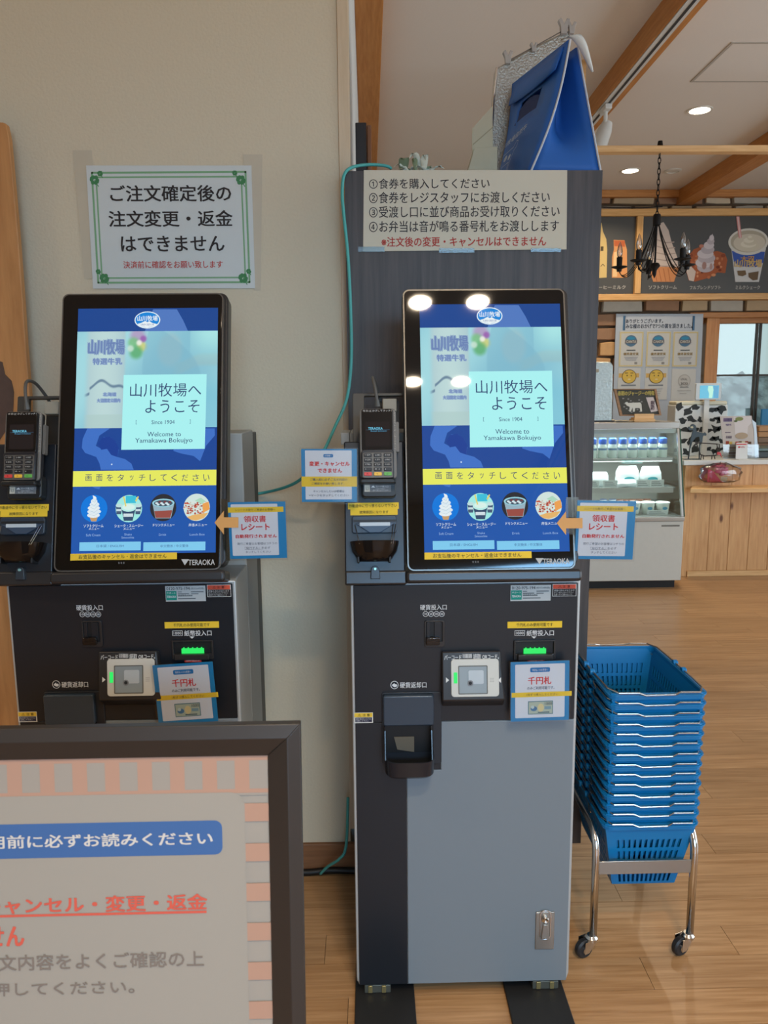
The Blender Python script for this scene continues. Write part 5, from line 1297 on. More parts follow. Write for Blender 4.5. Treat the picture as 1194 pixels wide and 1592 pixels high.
# cow-print carrier bags
m_cb = M('carrier_white', (206, 210, 208), .5, vary=.03); m_spot = (52, 56, 56)
def cow_bag(label, px0, px1, py, y, seed, dep=.16):
    o = onc(px0, y); w = at(px1, 700, y).x-o.x; h = at(px0, py, y).z-zk1
    t = thing('carrier_bag', label, 'bag', o, 'cow-print carrier bags')
    MB().box(0, w, 0, dep, 0, h*.93).build('bag_body', m_cb, t, bevel=.006)
    MB().box(.004, w-.004, .004, dep-.004, h*.931, h).build('bag_top', M('carrier_cream', (214, 210, 186), .5), t, bevel=.01)
    P = Print(F0, None, 'paper', step=.0006); rr = random.Random(seed); n = 0
    for j in range(5):
        for i in range(4):
            cx_, cy_ = w*(.14+.27*i+(.13 if j % 2 else 0)+rr.uniform(-.04, .04)), h*(.1+.19*j+rr.uniform(-.03, .03))
            if cx_ > w*.95: continue
            r = rr.uniform(.026, .044); a0 = rr.uniform(0, 6); pts = []
            for k in range(10):
                a = a0+2*math.pi*k/10; q = r*(.45+.75*rr.random()) * (1.2 if k % 5 == 0 else .8); pts.append((min(w-.004, max(.004, cx_+q*math.cos(a)*1.2)), cy_+q*.85*math.sin(a)))
            P.poly(pts, m_spot, 1)
    P.build('cow_spots', t); return t
cow_bag('white carrier bag with dark cow spots, left one behind the cow figure', 1046, 1093, 624, YK+.34, 3)
cow_bag('white carrier bag with dark cow spots, right one below the small screen', 1097, 1128, 624, YK+.34, 8)
# cow silhouettes
Yc = YK+.06; o = onc(1075, Yc); c = KP(o, ZCn)
m_cf = M('figure_slate', (62, 74, 80), .5, .3); m_cw = M('figure_wire', (56, 52, 50), .5, .4)
t = thing('cow_figure', 'slate metal cutout cow figure with long legs bending over the wire cow', 'figure', o)
cowp = [(213,965),(226,880),(240,740),(262,665),(268,640),(246,640),(232,642),(214,620),(216,600),(238,596),(248,574),(270,566),(296,582),(306,612),(304,650),(340,660),(372,668),(388,672),(404,660),(422,680),(414,700),(386,698),(378,720),(372,770),(350,810),(346,960),(336,965),(338,850),(344,770),(336,710),(300,720),(262,770),(238,850),(222,965)]
cq_ = [c(*p) for p in cowp]; zmin = min(p[1] for p in cq_); cq_ = [(a, b-zmin) for a, b in cq_]
MB().prism(F0, cq_, -.006, .006).build('body', m_cf, t, bevel=.0015)
MB().box(min(p[0] for p in cq_)-.03, max(p[0] for p in cq_)-.04, -.03, .03, 0, .004).build('foot', m_cf, t)
q = Print(F0, lambda x, y: (c(x, y)[0], c(x, y)[1]-zmin), 'paper'); q.poly([(238,598),(262,590),(272,606),(262,618),(240,612)], (196, 190, 160), 17); q.build('face_patch', t)
o = onc(1100, Yc-.05); c = KP(o, ZCn)
t = thing('wire_cow_figure', 'bent wire cow figure with a red tail piece on the counter', 'figure', o)
w_ = lambda pts, r=.004: [F0.p(c(*p)[0], max(r, c(*p)[1]), 0) for p in pts]
MB().tube(w_([(300,790),(330,785),(540,798),(546,850),(530,925),(400,932),(352,915),(330,850),(312,800)]), .0045, 6, closed=True).build('wire_body', m_cw, t)
for a_, b_ in (((366,925),(356,972)), ((384,930),(388,972)), ((486,928),(480,970)), ((506,926),(518,968))):
    MB().tube(w_([a_, b_]), .0035, 6).build('leg', m_cw, t)
MB().tube(w_([(545,798),(566,800),(566,870),(552,885)]), .0035, 6).build('tail', m_cw, t)
MB().prism(F0, [c(*p) for p in ((268,830),(276,812),(300,790),(290,772),(296,764),(316,780),(330,778),(326,796),(304,806),(282,830))], -.004, .004).build('head', m_cw, t)
MB().prism(F0, [c(*p) for p in ((540,890),(560,886),(580,896),(592,948),(578,925),(562,915),(548,925),(540,910))], -.004, .004).build('udder', M('figure_red', (196, 62, 66), .5), t)
# small customer screen on a stand
o = onc(1102, YK+.30); c = KP(o, ZCn)
t = thing('customer_screen', 'small white customer display with lit blue screen behind the cow bags', 'screen', o)
a_, b_ = c(297, 302), c(597, 112)
MB().prism(F0, rrect(a_[0], a_[1], b_[0], b_[1], .008), -.02, 0).build('housing', M('screen_white', (196, 204, 206), .4), t, bevel=.003)
MB().prism(F0, rrect((a_[0]+b_[0])/2-.02, .008, (a_[0]+b_[0])/2+.02, a_[1]+.01), -.035, -.0205).build('stem', m_sp, t)
MB().box((a_[0]+b_[0])/2-.07, (a_[0]+b_[0])/2+.07, -.0, .07, 0, .008).build('foot', m_sp, t)
P = Print(F0, c, 'screen', step=.001, strength=1.0); P.rect(350, 140, 556, 283, (84, 176, 206), 1)
P.poly([(440,145),(492,145),(500,190),(486,280),(446,280),(450,230),(436,190)], (176, 230, 206), 2); P.poly([(500,145),(554,145),(554,280),(505,280)], (70, 150, 190), 2); P.disc(480, 160, 9, 9, (206, 226, 200), 3, 8); P.build('lit_screen', t)
# clear leaflet holder with brochure
o = onc(1140, YK+.1); c = KP(o, ZCn)
t = thing('leaflet_stand', 'clear acrylic stand holding milk brochures on the counter', 'stand', o)
q_ = lambda x, y: (c(x, y)[0], max(.002, c(x, y)[1]))
MB().prism(F0, [q_(575,486), q_(930,480), q_(985,820), q_(985,968), q_(612,968), q_(612,820)], -.004, 0).build('brochure', M('brochure_beige', (186, 176, 168), .5, vary=.12, nscale=6), t)
P = Print(F0, c, 'paper', step=.0008)
P.rect(612, 505, 708, 546, (128, 112, 140), 1); P.text('山川牧場', 622, 508, 706, 545, (90, 80, 120), 2, .02); P.text('特選牛乳', 640, 570, 700, 592, (120, 104, 140), 2, .02)
P.poly([(725,490),(925,486),(930,560),(890,600),(880,700),(745,700),(735,560)], (206, 200, 198), 1); P.disc(790, 515, 45, 22, (128, 136, 84), 2, 14); P.disc(750, 540, 20, 12, (92, 104, 66), 2.3, 10)
P.disc(815, 705, 70, 36, (172, 152, 128), 3, 18); P.rect(630, 665, 692, 672, (90, 76, 96), 2); P.text('北海道産', 640, 705, 705, 735, (104, 92, 110), 2, .02)
for i, cc in enumerate(((160, 70, 50), (214, 180, 90), (206, 196, 170), (176, 62, 48), (126, 92, 64), (214, 200, 150), (150, 60, 50), (96, 70, 50))): P.rect(640+i*36, 765+(i % 2)*6, 672+i*36, 800, cc, 2)
for i in range(4): P.rect(668, 830+i*30, 930, 846+i*30, ((148, 112, 92), (186, 170, 150), (132, 98, 82), (166, 140, 120))[i], 2)
P.build('brochure_print', t)
m_acr = glass('acrylic', (.92, .96, .97), .04, .08)
MB().prism(F0, [q_(600,800), q_(1000,800), q_(1000,968), q_(600,968)], .012, .016).build('pocket_front', m_acr, t)
MB().prism(F0, [q_(930,520), q_(978,560), q_(1002,900), q_(990,968), q_(965,968), q_(955,640)], .0005, .003).build('side_edge', M('acrylic_edge', (184, 200, 214), .15, vary=0), t)
o = onc(1153, YK+.03); c = KP(o, ZCn)
t = thing('payment_stand', 'small white payment stand with red top edge before the brochures', 'stand', o)
MB().prism(F0, [(c(755, 900)[0], .0), (c(888, 900)[0], 0), (c(876, 900)[0], c(500, 786)[1]), (c(752, 900)[0], c(500, 786)[1])], -.004, 0).build('panel', M('stand_white', (212, 212, 208), .4), t)
MB().box(c(760, 900)[0], c(884, 900)[0], -.04, -.0045+.0, 0, .003).build('foot', M('stand_white', (212, 212, 208), .4), t)
P = Print(F0, c, 'paper', step=.0008); P.rect(758, 796, 874, 806, (206, 72, 70), 1); P.disc(788, 833, 11, 11, (200, 70, 74), 1, 12); P.text('PayPay', 804, 824, 852, 842, (196, 72, 76), 1, .02); P.build('print', t)
# dark card tray, wooden box, blue item right
o = onc(1185, YK+.12)
t = thing('cash_tray', 'low dark green box lying on the counter at the right edge', 'tray', o); c = KP(o, ZCn)
MB().box(c(990, 900)[0], .5, 0, .3, 0, .05).build('tray', M('tray_dark', (34, 44, 42), .4), t, bevel=.006)
MB().box(c(995, 900)[0], .49, -.004, .28, .0505, .075).build('tray_lid', M('tray_lid', (84, 104, 102), .3), t, bevel=.006)
o = onc(1185, YK+.45); t = thing('wooden_box', 'slatted wooden box behind the dark tray at the right edge', 'box', o); c = KP(o, ZCn)
x0 = c(996, 900)[0]; zt_b = c(500, 600)[1]; hs = zt_b/5
for i in range(5): MB().box(x0, x0+.6, 0, .02, hs*i+.002, hs*(i+1)-.004).build('slat', M('slat_wood_a', (176, 126, 74), .5, vary=.15, nscale=12) if i > 2 else M('slat_wood_b', (128, 96, 66), .5, vary=.15, nscale=12), t, bevel=.003)
MB().box(x0, x0+.6, .021, .25, 0, zt_b-.004).build('box_body', M('slat_wood_b', (128, 96, 66), .5), t)
o = Vector((at(1184, 640, YB-.1).x, YB-.1, wz0+.052)); t = thing('blue_folder', 'plain blue folder standing against the window at the right edge', 'folder', o); c = KP(o, (0, 0, 1))
MB().box(c(1183.5,650)[0], c(1183.5,650)[0]+.30, 0, .02, 0, c(1184, 636)[1]).build('cover', M('folder_blue', (36, 134, 196), .5), t, bevel=.002)
MB().box(c(1183.5,650)[0]+.004, c(1183.5,650)[0]+.292, -.006, -.0005, .006, c(1184, 637)[1]).build('pages', M('folder_edge', (60, 150, 206), .5), t)
# pink bundle in a clear bag on the ledge
o = Vector((at(1120, 754, YK-.1).x, YK-.1, zl1+.0005)); c = KP(o, ZCn)
t = thing('pink_packet', 'pink paper bundle in a crinkled clear plastic bag on the counter ledge', 'packet', o)
MB().prism(F0, [(c(465, 900)[0], 0), (c(640, 900)[0], 0), (c(590, 900)[0], c(500, 1210)[1]), (c(540, 900)[0], c(500, 1150)[1]), (c(500, 900)[0], c(500, 1100)[1]), (c(468, 900)[0], c(500, 1082)[1])], -.03, .02, taper=.97).build('pink_paper', M('pink', (216, 60, 112), .5, vary=.1), t, bevel=.004)
for k, (x, y, r) in enumerate(((560, 1085, .03), (600, 1075, .028), (640, 1100, .026), (600, 1120, .024))):
    u, v = c(x, y); MB().lathe([(r*(.2+.8*abs(math.sin(i*1.3+k))), -r+2*r*i/7) for i in range(8)], (u, .01, v), 9).build('pink_petal', M('pink_light', (216, 96, 136), .5), t, smooth=True)
MB().prism(F0, rrect(c(580, 900)[0], c(500, 1205)[1], c(650, 900)[0], c(500, 1165)[1]), .03, .032).build('price_tag', M('tag_cream', (206, 200, 160), .6), t)
vs = []; N, K_ = 18, 9; cc = c(580, 1140)
for j in range(K_+1):
    for i in range(N):
        a = 2*math.pi*i/N; p_ = math.pi*j/K_; rr_ = 1+.22*noise.noise(Vector((math.cos(a)*2, math.sin(a)*2, j*.9)))
        vs.append((cc[0]+.165*math.sin(p_)*math.cos(a)*rr_, .005+.055*math.sin(p_)*math.sin(a)*rr_, max(.001, cc[1]+.085*math.cos(p_)*rr_)))
MB().add(vs, [[j*N+i, j*N+(i+1) % N, (j+1)*N+(i+1) % N, (j+1)*N+i] for j in range(K_) for i in range(N)]).build('clear_bag', glass('crinkle_bag', (.93, .92, .92), .12, .10), t, smooth=True)

# --- on the fridge: blackboard in a tilted frame, silver insulated bag
o = Vector((at(955, 655, YF+.3).x, YF+.3, ztop1+.0005)); c = KP(o, ZA)
t = thing('cow_blackboard', 'small wood-framed blackboard with a white cow drawing on the fridge', 'blackboard', o)
BX = [c(*p) for p in ((310,765),(685,765),(730,1000),(365,1005))]
m_bf = wood('board_frame_wood', (132, 96, 62), (160, 120, 82), 'X', .5, 5)
zoff = max(0, .03-min(p[1] for p in BX)); 
inn = [c(*p) for p in ((332,772),(668,772),(710,990),(385,993))]
MB().ring(F0, BX, inn, -.02, .0).build('frame', m_bf, t)
MB().prism(F0, inn, -.012, -.008).build('slate', M('slate_board', (66, 66, 60), .7, vary=.15), t)
P = Print(F0.off(-.008), c, 'paper', step=.001); CHK = (206, 206, 196)
P.text('春期のジャージーの特徴', 348, 785, 672, 822, (196, 178, 96), 1, .03)
P.poly([(412,885),(430,880),(440,890),(545,885),(556,900),(562,965),(548,968),(540,935),(500,935),(496,968),(480,968),(478,930),(462,968),(448,965),(452,925),(430,915),(415,900)], CHK, 1)
for i in range(16): P.disc(395+(i*37) % 170, 850+(i*61) % 130, 9, 6, (136, 136, 132), .6, 8)
P.poly([(595,840),(660,838),(705,960),(640,972)], (196, 186, 184), 2); P.text('受賞牛乳', 640, 870, 668, 950, (90, 70, 80), 3, .02)
P.build('chalk_drawing', t)
st_ = MB().box(c(470, 900)[0], c(655, 900)[0], -.06, .05, 0, .018); st_.build('stand_base', m_pinex, t, bevel=.002)
MB().box(c(478, 900)[0], c(650, 900)[0], -.045, -.03, .0185, max(.05, c(500, 985)[1])).build('stand_lip', m_pinex, t, bevel=.002)
MB().box(c(480, 900)[0], c(500, 900)[0], -.0, .04, .0185, .03).build('stand_foot', m_pinex, t)
o = Vector((at(918, 655, YF+.27).x, YF+.27, ztop1+.0005)); c = KP(o, ZA)
t = thing('foil_bag', 'silver foil insulated bag standing on the fridge by the cabinet edge', 'bag', o)
q = [(c(60, 900)[0], 0), (c(300, 900)[0], 0), (c(292, 900)[0], c(500, 560)[1]), (c(270, 900)[0], c(500, 525)[1]), (c(60, 900)[0], c(500, 520)[1])]
MB().prism(F0, q, -.11, 0).build('body', M('foil_quilt', (176, 186, 184), .3, .6, vary=.3, nscale=60, bump=.8), t, bevel=.008)
MB().prism(F0, rrect(c(60, 900)[0], .0, c(318, 900)[0], .012, .004), .0005, .02).build('base_trim', M('trim_dark', (60, 58, 56), .5), t, bevel=.002)
u, v = c(150, 605); MB().prism(F0, rrect(u-.02, v-.012, u+.02, v+.012, .004), .0, .006).build('buckle', M('buckle', (150, 140, 120), .4, .5), t, bevel=.001)
o = Vector((at(958, 655, YF+.24).x, YF+.24, ztop1+.0005)); c = KP(o, ZA)
vs = []
for j in range(5):
    for i in range(16): vs.append((c(320+i*27, 900)[0], .0+.04*j, .002+.016*abs(noise.noise(Vector((i*.8, j*1.1, 9))))))
cl_ = MB().add(vs, [[j*16+i, j*16+i+1, (j+1)*16+i+1, (j+1)*16+i] for j in range(4) for i in range(15)]).build('lace_cloth', M('cloth_cream', (206, 200, 180), .8, vary=.1, nscale=60), None, smooth=True); cl_.location = o
tag(cl_, 'crumpled cream cloth on the fridge top under the blackboard', 'cloth')
# --- award poster board on the stone wall
YPB = YB-.07
o = Vector((at(955, 650, YPB).x, YPB, 0)); c = KP(o, ZA)
t = thing('award_board', 'pale blue board of thanks on the stone wall with award sheets', 'board', o)
m_ab = M('award_pale_blue', (176, 186, 196), .6, vary=.02)
bp_ = [c(*p) for p in ((330,102),(1100,102),(1060,1060),(296,1060))]
MB().prism(F0, bp_, -.01, 0).build('board', m_ab, t)
P = Print(F0, c, 'paper', step=.0012)
P.rect(392, 120, 408, 248, (74, 112, 146), 1); P.rect(1005, 120, 1020, 248, (74, 112, 146), 1); P.rect(409, 130, 1004, 244, (188, 196, 204), 1)
P.text('ありがとうございます。', 415, 148, 742, 182, (58, 66, 82), 2, .02); P.text('みな様のおかげで7つの賞を頂きました。', 415, 192, 998, 228, (58, 66, 82), 2, .02)
P.build('heading', t)
def sheet(label, x0, y0, x1, y1, kind, grp='award sheets on the pale blue board'):
    s_ = thing('award_sheet', label, 'certificate', o+Vector((0, -.004, 0)), grp)
    cc = KP(Vector(s_.location), ZA); pts = [cc(x0, y0), cc(x1, y0), cc(x1-12, y1), cc(x0-12, y1)]
    MB().prism(F0, pts, -.003, 0).build('sheet', M('sheet_white', (196, 196, 190), .5, vary=.02), s_)
    P = Print(F0, cc, 'paper', step=.0012); w, h = x1-x0, y1-y0; mx = (x0+x1)/2-6
    if kind == 'gold':
        for i in range(4):
            pass
        P.frame(x0+4, y0+8, x1-12, y1-6, .012, (206, 190, 140), 1)
        P.disc(mx, y0+h*.27, 50, 50, (86, 120, 146), 2, 20); P.disc(mx, y0+h*.20, 34, 14, (60, 140, 176), 3, 12); P.rect(mx-52, y0+h*.25, mx+52, y0+h*.34, (112, 110, 112), 4); P.text('CANTA', mx-44, y0+h*.26, mx+44, y0+h*.33, (196, 196, 186), 5, .02)
        P.rect(mx-40, y0+h*.52, mx+40, y0+h*.54, (70, 70, 70), 2); P.text('優秀賞受賞', mx-66, y0+h*.60, mx+66, y0+h*.67, (150, 124, 70), 2, .02)
        for i in range(3): P.rect(mx-60+i*8, y0+h*(.72+.04*i), mx+60-i*8, y0+h*(.735+.04*i), (160, 160, 164), 2)
        P.rect(mx+30, y0+h*.86, mx+54, y0+h*.92, (140, 140, 136), 2)
    elif kind == 'face':
        P.rect(x0+4, y0+50, x1-18, y0+86, (206, 168, 96), 1)
        P.disc(mx, y0+78, 62, 62, (110, 92, 62), 2, 24); P.disc(mx, y0+78, 56, 56, (216, 182, 84), 3, 24)
        P.disc(mx-18, y0+70, 5, 7, (96, 84, 50), 4, 8); P.disc(mx+18, y0+70, 5, 7, (96, 84, 50), 4, 8); P.rect(mx-38, y0+44, mx-12, y0+50, (110, 96, 60), 4); P.rect(mx+12, y0+44, mx+38, y0+50, (110, 96, 60), 4); P.disc(mx, y0+102, 14, 6, (226, 206, 150), 4, 10)
        P.rect(mx-70, y0+150, mx+60, y0+160, (120, 124, 130), 2)
        for i in range(4): P.rect(mx-60, y0+185+i*20, mx+54-i*10, y0+190+i*20, (166, 168, 170), 2)
    else:
        P.disc(mx+6, y0+105, 54, 58, (176, 174, 168), 1, 20); P.disc(mx+6, y0+105, 46, 50, (192, 190, 184), 2, 20)
        P.text('LOCAL', mx-24, y0+80, mx+30, y0+98, (140, 138, 134), 3, .02); P.text('2020', mx-26, y0+118, mx+34, y0+142, (120, 118, 114), 3, .03); P.rect(mx-34, y0+158, mx+42, y0+163, (120, 118, 114), 3)
        P.rect(mx-56, y0+190, mx+64, y0+194, (150, 148, 144), 3); P.rect(mx-36, y0+214, mx+24, y0+218, (160, 158, 154), 3)
    P.build('print', s_)
sheet('gold-framed award sheet with blue emblem, top left of the board', 360, 255, 572, 572, 'gold')
sheet('gold-framed award sheet with blue emblem, top centre of the board', 600, 255, 812, 572, 'gold')
sheet('gold-framed award sheet with blue emblem, top right of the board', 835, 255, 1052, 572, 'gold')
sheet('award sheet with a round yellow face, lower left of the board', 350, 578, 548, 860, 'face')
sheet('award sheet with a round yellow face, lower centre of the board', 590, 578, 788, 860, 'face')
sheet('plain grey-emblem sheet at the lower right of the award board', 825, 590, 1036, 868, 'plain')
# --- menu board
YM = YB-.12
o = Vector((at(1000, 460, YM).x, YM, 0)); c = KP(o, ZM)
mbd = thing('menu_board', 'long wood-framed menu board of dairy drinks and soft cream above the counter', 'menu board', o)
m_mf = wood('menu_frame_wood', (206, 154, 88), (228, 180, 116), 'X', .45, 4, ratio=14); m_mfz = wood('menu_frame_upright', (206, 154, 88), (228, 180, 116), 'Z', .45, 4, ratio=14)
m_mb = M('menu_charcoal', (74, 74, 72), .45, vary=.06, nscale=3)
xl_ = c(-250, 900)[0]; xr_ = c(1900, 900)[0]
zA, zB_, zC_, zD = c(500, 808)[1], c(500, 856)[1], c(500, 1382)[1], c(500, 1424)[1]
MB().box(xl_, xr_, -.03, .10, zB_, zA).build('frame_rail', m_mf, mbd, bevel=.004)
MB().box(xl_, xr_, -.03, .10, zD, zC_).build('frame_rail', m_mf, mbd, bevel=.004)
u_ = c(292, 1100)[0]; u2_ = c(334, 1100)[0]
MB().box(u_, u2_, -.035, .10, zC_+.001, zB_-.001).build('upright', m_mfz, mbd, bevel=.004)
MB().box(xl_, xl_+.07, -.035, .10, zC_+.001, zB_-.001).build('upright', m_mfz, mbd, bevel=.004)
MB().box(xr_-.07, xr_, -.035, .10, zC_+.001, zB_-.001).build('upright', m_mfz, mbd, bevel=.004)
MB().box(xl_+.071, u_-.001, .0, .012, zC_+.001, zB_-.001).build('panel', m_mb, mbd)
MB().box(u2_+.001, xr_-.071, .0, .012, zC_+.001, zB_-.001).build('panel', m_mb, mbd)
P = Print(F0, c, 'paper', step=.0015); CP = (196, 192, 184)
P.text('コーヒーミルク', 15, 1325, 228, 1348, CP, 1, .015); P.text('ソフトクリーム', 386, 1324, 574, 1348, CP, 1, .015); P.text('フルブレンドソフト', 664, 1325, 872, 1350, CP, 1, .015); P.text('ミルクシェーク', 974, 1325, 1138, 1350, CP, 1, .015)
# bottles of coffee milk
P.poly([(30,905),(66,900),(76,960),(98,1010),(104,1080),(100,1270),(30,1275)], (206, 180, 120), 1); P.rect(60, 1060, 78, 1090, (80, 70, 50), 2); P.line([(60,1195),(74,1180),(86,1192)], .006, (80, 70, 50), 2)
P.poly([(148,1015),(222,1018),(226,1040),(238,1080),(240,1272),(136,1272),(138,1130),(150,1080)], (212, 150, 96), 1); P.poly([(150,1020),(224,1022),(224,1062),(152,1058)], (190, 100, 60), 2); P.poly([(150,1100),(185,1090),(170,1265),(140,1265)], (226, 190, 140), 2); P.rect(180, 1160, 206, 1190, (226, 200, 160), 2)
# tall soft cream behind the chandelier
P.poly([(470,900),(486,895),(520,950),(540,1030),(560,1080),(578,1130),(584,1190),(560,1216),(450,1220),(395,1200),(402,1130),(420,1080),(440,1010),(446,930)], (206, 190, 178), 1)
for i in range(5): P.line([(430-i*6, 1010+i*44), (500, 1035+i*40), (556+i*5, 1030+i*38)], .010, (176, 158, 148), 2)
P.poly([(380,1196),(590,1200),(556,1300),(416,1300)], (206, 140, 92), 2.4); P.poly([(385,1130),(402,1126),(410,1250),(396,1250)], (226, 196, 130), 2)
for i in range(4): P.line([(420+i*32, 1210), (440+i*30, 1296)], .006, (172, 106, 66), 3)
# waffle bowl
P.poly([(630,1196),(650,1130),(690,1080),(740,1060),(800,1100),(850,1090),(902,1108),(918,1150),(904,1240),(850,1236),(800,1270),(700,1298),(656,1290)], (166, 92, 58), 1)
rr = random.Random(4)
for i in range(46):
    x, y = rr.uniform(650, 900), rr.uniform(1110, 1270)
    if y > 1230 and x > 840: continue
    P.disc(x, y, rr.uniform(7, 16), rr.uniform(6, 12), rr.choice([(186, 112, 74), (142, 72, 46), (206, 140, 100), (120, 58, 38)]), 1.4+i*.02, 7)
P.poly([(632,1200),(650,1170),(704,1230),(690,1296),(658,1290)], (206, 190, 178), 2.6)
for i, (x, y, rx, ry, k) in enumerate(((770,1200,56,36,0),(764,1170,62,34,1),(776,1140,58,34,0),(768,1110,54,32,1),(784,1082,44,30,0),(792,1052,34,26,1),(804,1026,24,22,0),(810,1002,15,20,1))): P.disc(x, y, rx, ry, (208, 200, 202) if k else (186, 176, 180), 3+.12*i, 20)
P.poly([(800,1000),(816,974),(828,1010)], (208, 200, 202), 4.2); P.disc(741, 1058, 16, 12, (196, 130, 108), 4.4, 10); P.disc(760, 1190, 14, 26, (166, 130, 122), 4.4, 10); P.disc(806, 1196, 8, 22, (176, 146, 140), 4.4, 10)
# milk shake cup
P.poly([(944,1070),(1180,1070),(1132,1300),(972,1300)], (206, 206, 204), 1); P.poly([(948,1090),(1172,1096),(1160,1170),(1110,1200),(1010,1196),(962,1165)], (62, 92, 172), 1.6)
P.disc(1060, 1028, 130, 90, (212, 210, 200), 2.2, 32); P.disc(1060, 1026, 116, 74, (176, 168, 150), 2.6, 32); P.disc(1066, 1036, 104, 60, (206, 198, 180), 3, 28)
for i, (x, y, rx, ry, k) in enumerate(((1066,1060,62,26,0),(1060,1044,52,24,1),(1072,1032,44,22,0),(1062,1018,34,18,1),(1076,1006,24,14,0),(1070,996,13,9,1))): P.disc(x, y, rx, ry, (222, 216, 198) if k else (206, 199, 178), 3.4+.12*i, 20)
P.poly([(976,858),(998,858),(1014,1000),(994,1006)], (214, 150, 146), 4.2); P.line([(988,862),(1004,1000)], .008, (226, 206, 204), 4.5)
P.text('大沼', 1008, 1126, 1094, 1160, (214, 160, 70), 4, .03); P.text('山川牧場', 968, 1150, 1148, 1200, (206, 176, 120), 4, .04)
P.poly([(984,1225),(1040,1222),(1046,1250),(1020,1262),(990,1256)], (120, 98, 72), 3); P.poly([(1060,1240),(1130,1228),(1122,1286),(1090,1290),(1062,1268)], (112, 92, 70), 3)
P.build('menu_pictures', mbd)
# clip bracket at beam end
# black cable along the frame top
pts = [at(935, 322, YM-.02), at(960, 323, YM-.02), at(1000, 323, YM-.02), at(1030, 321, YM-.02)]
tag(MB().tube(pts, .006, 6).build('black_cable', m_dk), 'thin black cable running along the top of the menu board', 'cable')
# ------------------------------------------------------------------ basket cart
YT = 1.745
m_bk = M('basket_blue', (14, 116, 172), .3, vary=.05, nscale=12, spec=.5)
m_wire = M('basket_wire', (196, 186, 174), .25, 1, vary=0)
p1, p2 = at(949, 1079.5, YT), at(1101, 1078, YT); pb_ = at(1088, 1280, YT); BW = p2.x-p1.x; zr = p1.z
zlow = pb_.z; NB = 14; pitch = (zr-zlow)/(NB-1); BL_ = BW*1.5; HB_ = zlow-at(1000, 1368, YT+.05).z
bxc = (p1.x+p2.x)/2
def basket_mesh():
    # tapered wall with rows of slots: grid strips with open cells
    mb = MB(); nx_, ny_, nz_ = 29, 41, 9
    def rect(t):
        k = .70+.30*t; ky = .80+.20*t; return BW/2*k*.955, BL_/2*ky*.965
    per = []
    def ringpt(s, t):
        hx, hy = rect(t); z = HB_*t
        side, f = s
        if side == 0: return Vector((-hx+2*hx*f, -hy, z))
        if side == 1: return Vector((hx, -hy+2*hy*f, z))
        if side == 2: return Vector((hx-2*hx*f, hy, z))
        return Vector((-hx, hy-2*hy*f, z))
    cols = [(0, i/nx_) for i in range(nx_)]+[(1, i/ny_) for i in range(ny_)]+[(2, i/nx_) for i in range(nx_)]+[(3, i/ny_) for i in range(ny_)]
    k = len(cols); levels = [0, .03, .17, .22, .36, .41, .55, .60, .74, .78, 1.0]
    vs = [ringpt(s, t) for t in levels for s in cols]; fs = []
    cnt = [nx_, ny_, nx_, ny_]; st0 = [0, nx_, nx_+ny_, 2*nx_+ny_]
    for a in range(len(levels)-1):
        for i in range(k):
            side, f = cols[i]; loc = i-st0[side]
            if a in (1, 3, 5, 7) and 2 <= loc < cnt[side]-2 and loc % 2 == 1: continue
            fs.append([a*k+i, a*k+(i+1) % k, (a+1)*k+(i+1) % k, (a+1)*k+i])
    fs.append(list(range(k))); mb.add(vs, fs); return mb
bs0 = thing('shopping_basket', '-', 'basket', (bxc, YT+BL_/2, zr-HB_), 'blue shopping baskets stacked on the cart')
o = basket_mesh().build('basket_body', m_bk, bs0); md = o.modifiers.new('t', 'SOLIDIFY'); md.thickness = .0024; md.offset = 1
hx, hy = BW/2, BL_/2
MB().ring(Fr((0,0,0), (1,0,0), (0,1,0)), rrect(-hx, -hy, hx, hy, .022, 4), rrect(-hx+.0075, -hy+.0075, hx-.0075, hy-.0075, .016, 4), HB_-.0165, HB_-.001).build('rim', m_bk, bs0, bevel=.002)
MB().ring(Fr((0,0,0), (1,0,0), (0,1,0)), rrect(-hx-.004, -hy-.005, hx+.004, hy+.005, .026, 4), rrect(-hx+.0015, -hy+.0015, hx-.0015, hy-.0015, .021, 4), HB_-.006, HB_-.003).build('rim_lip', m_bk, bs0)
for sg in (-1, 1):
    zz_ = HB_+.0032; yy = lambda v: sg*v
    pts = [(-hx-.001, yy(-.010), zz_-.002), (-hx+.001, yy(hy*.5), zz_), (-hx+.003, yy(hy-.03), zz_), (-hx+.020, yy(hy+.003), zz_), (-hx*.42, yy(hy+.004), zz_), (-hx*.30, yy(hy+.009), zz_-.004), (hx*.30, yy(hy+.009), zz_-.003), (hx*.42, yy(hy+.004), zz_+.001),
           (hx-.020, yy(hy+.003), zz_), (hx-.003, yy(hy-.03), zz_), (hx-.001, yy(hy*.5), zz_), (hx+.001, yy(-.010), zz_-.002)]
    MB().tube(pts, .0023, 7).build('wire_handle', m_wire, bs0)
for sx in (-1, 1):
    for sy in (-.028, .028):
        MB().lathe([(0, -.006), (.0085, -.006), (.0085, .004), (.005, .007), (0, .007)], (sx*(hx+.001), sy, HB_+.001), 10, (1,0,0)).build('pivot', m_bk, bs0, smooth='auto')
    for sy in (-.10, .10):
        pass
    for q in range(1): 
        MB().tube([(sx*(hx+.002), -hy*.30, HB_-.012), (sx*(hx+.006), -hy*.30-.012, HB_-.016), (sx*(hx+.006), -hy*.30-.03, HB_-.020)], .0022, 6).build('wire_hook', m_wire, bs0)
ords = ['topmost', 'second', 'third', 'fourth', 'fifth', 'sixth', 'seventh', 'eighth', 'ninth', 'tenth', 'eleventh', 'twelfth', 'thirteenth']
bs0['label'] = 'blue shopping basket, topmost of the stack, its slotted inside open to view'
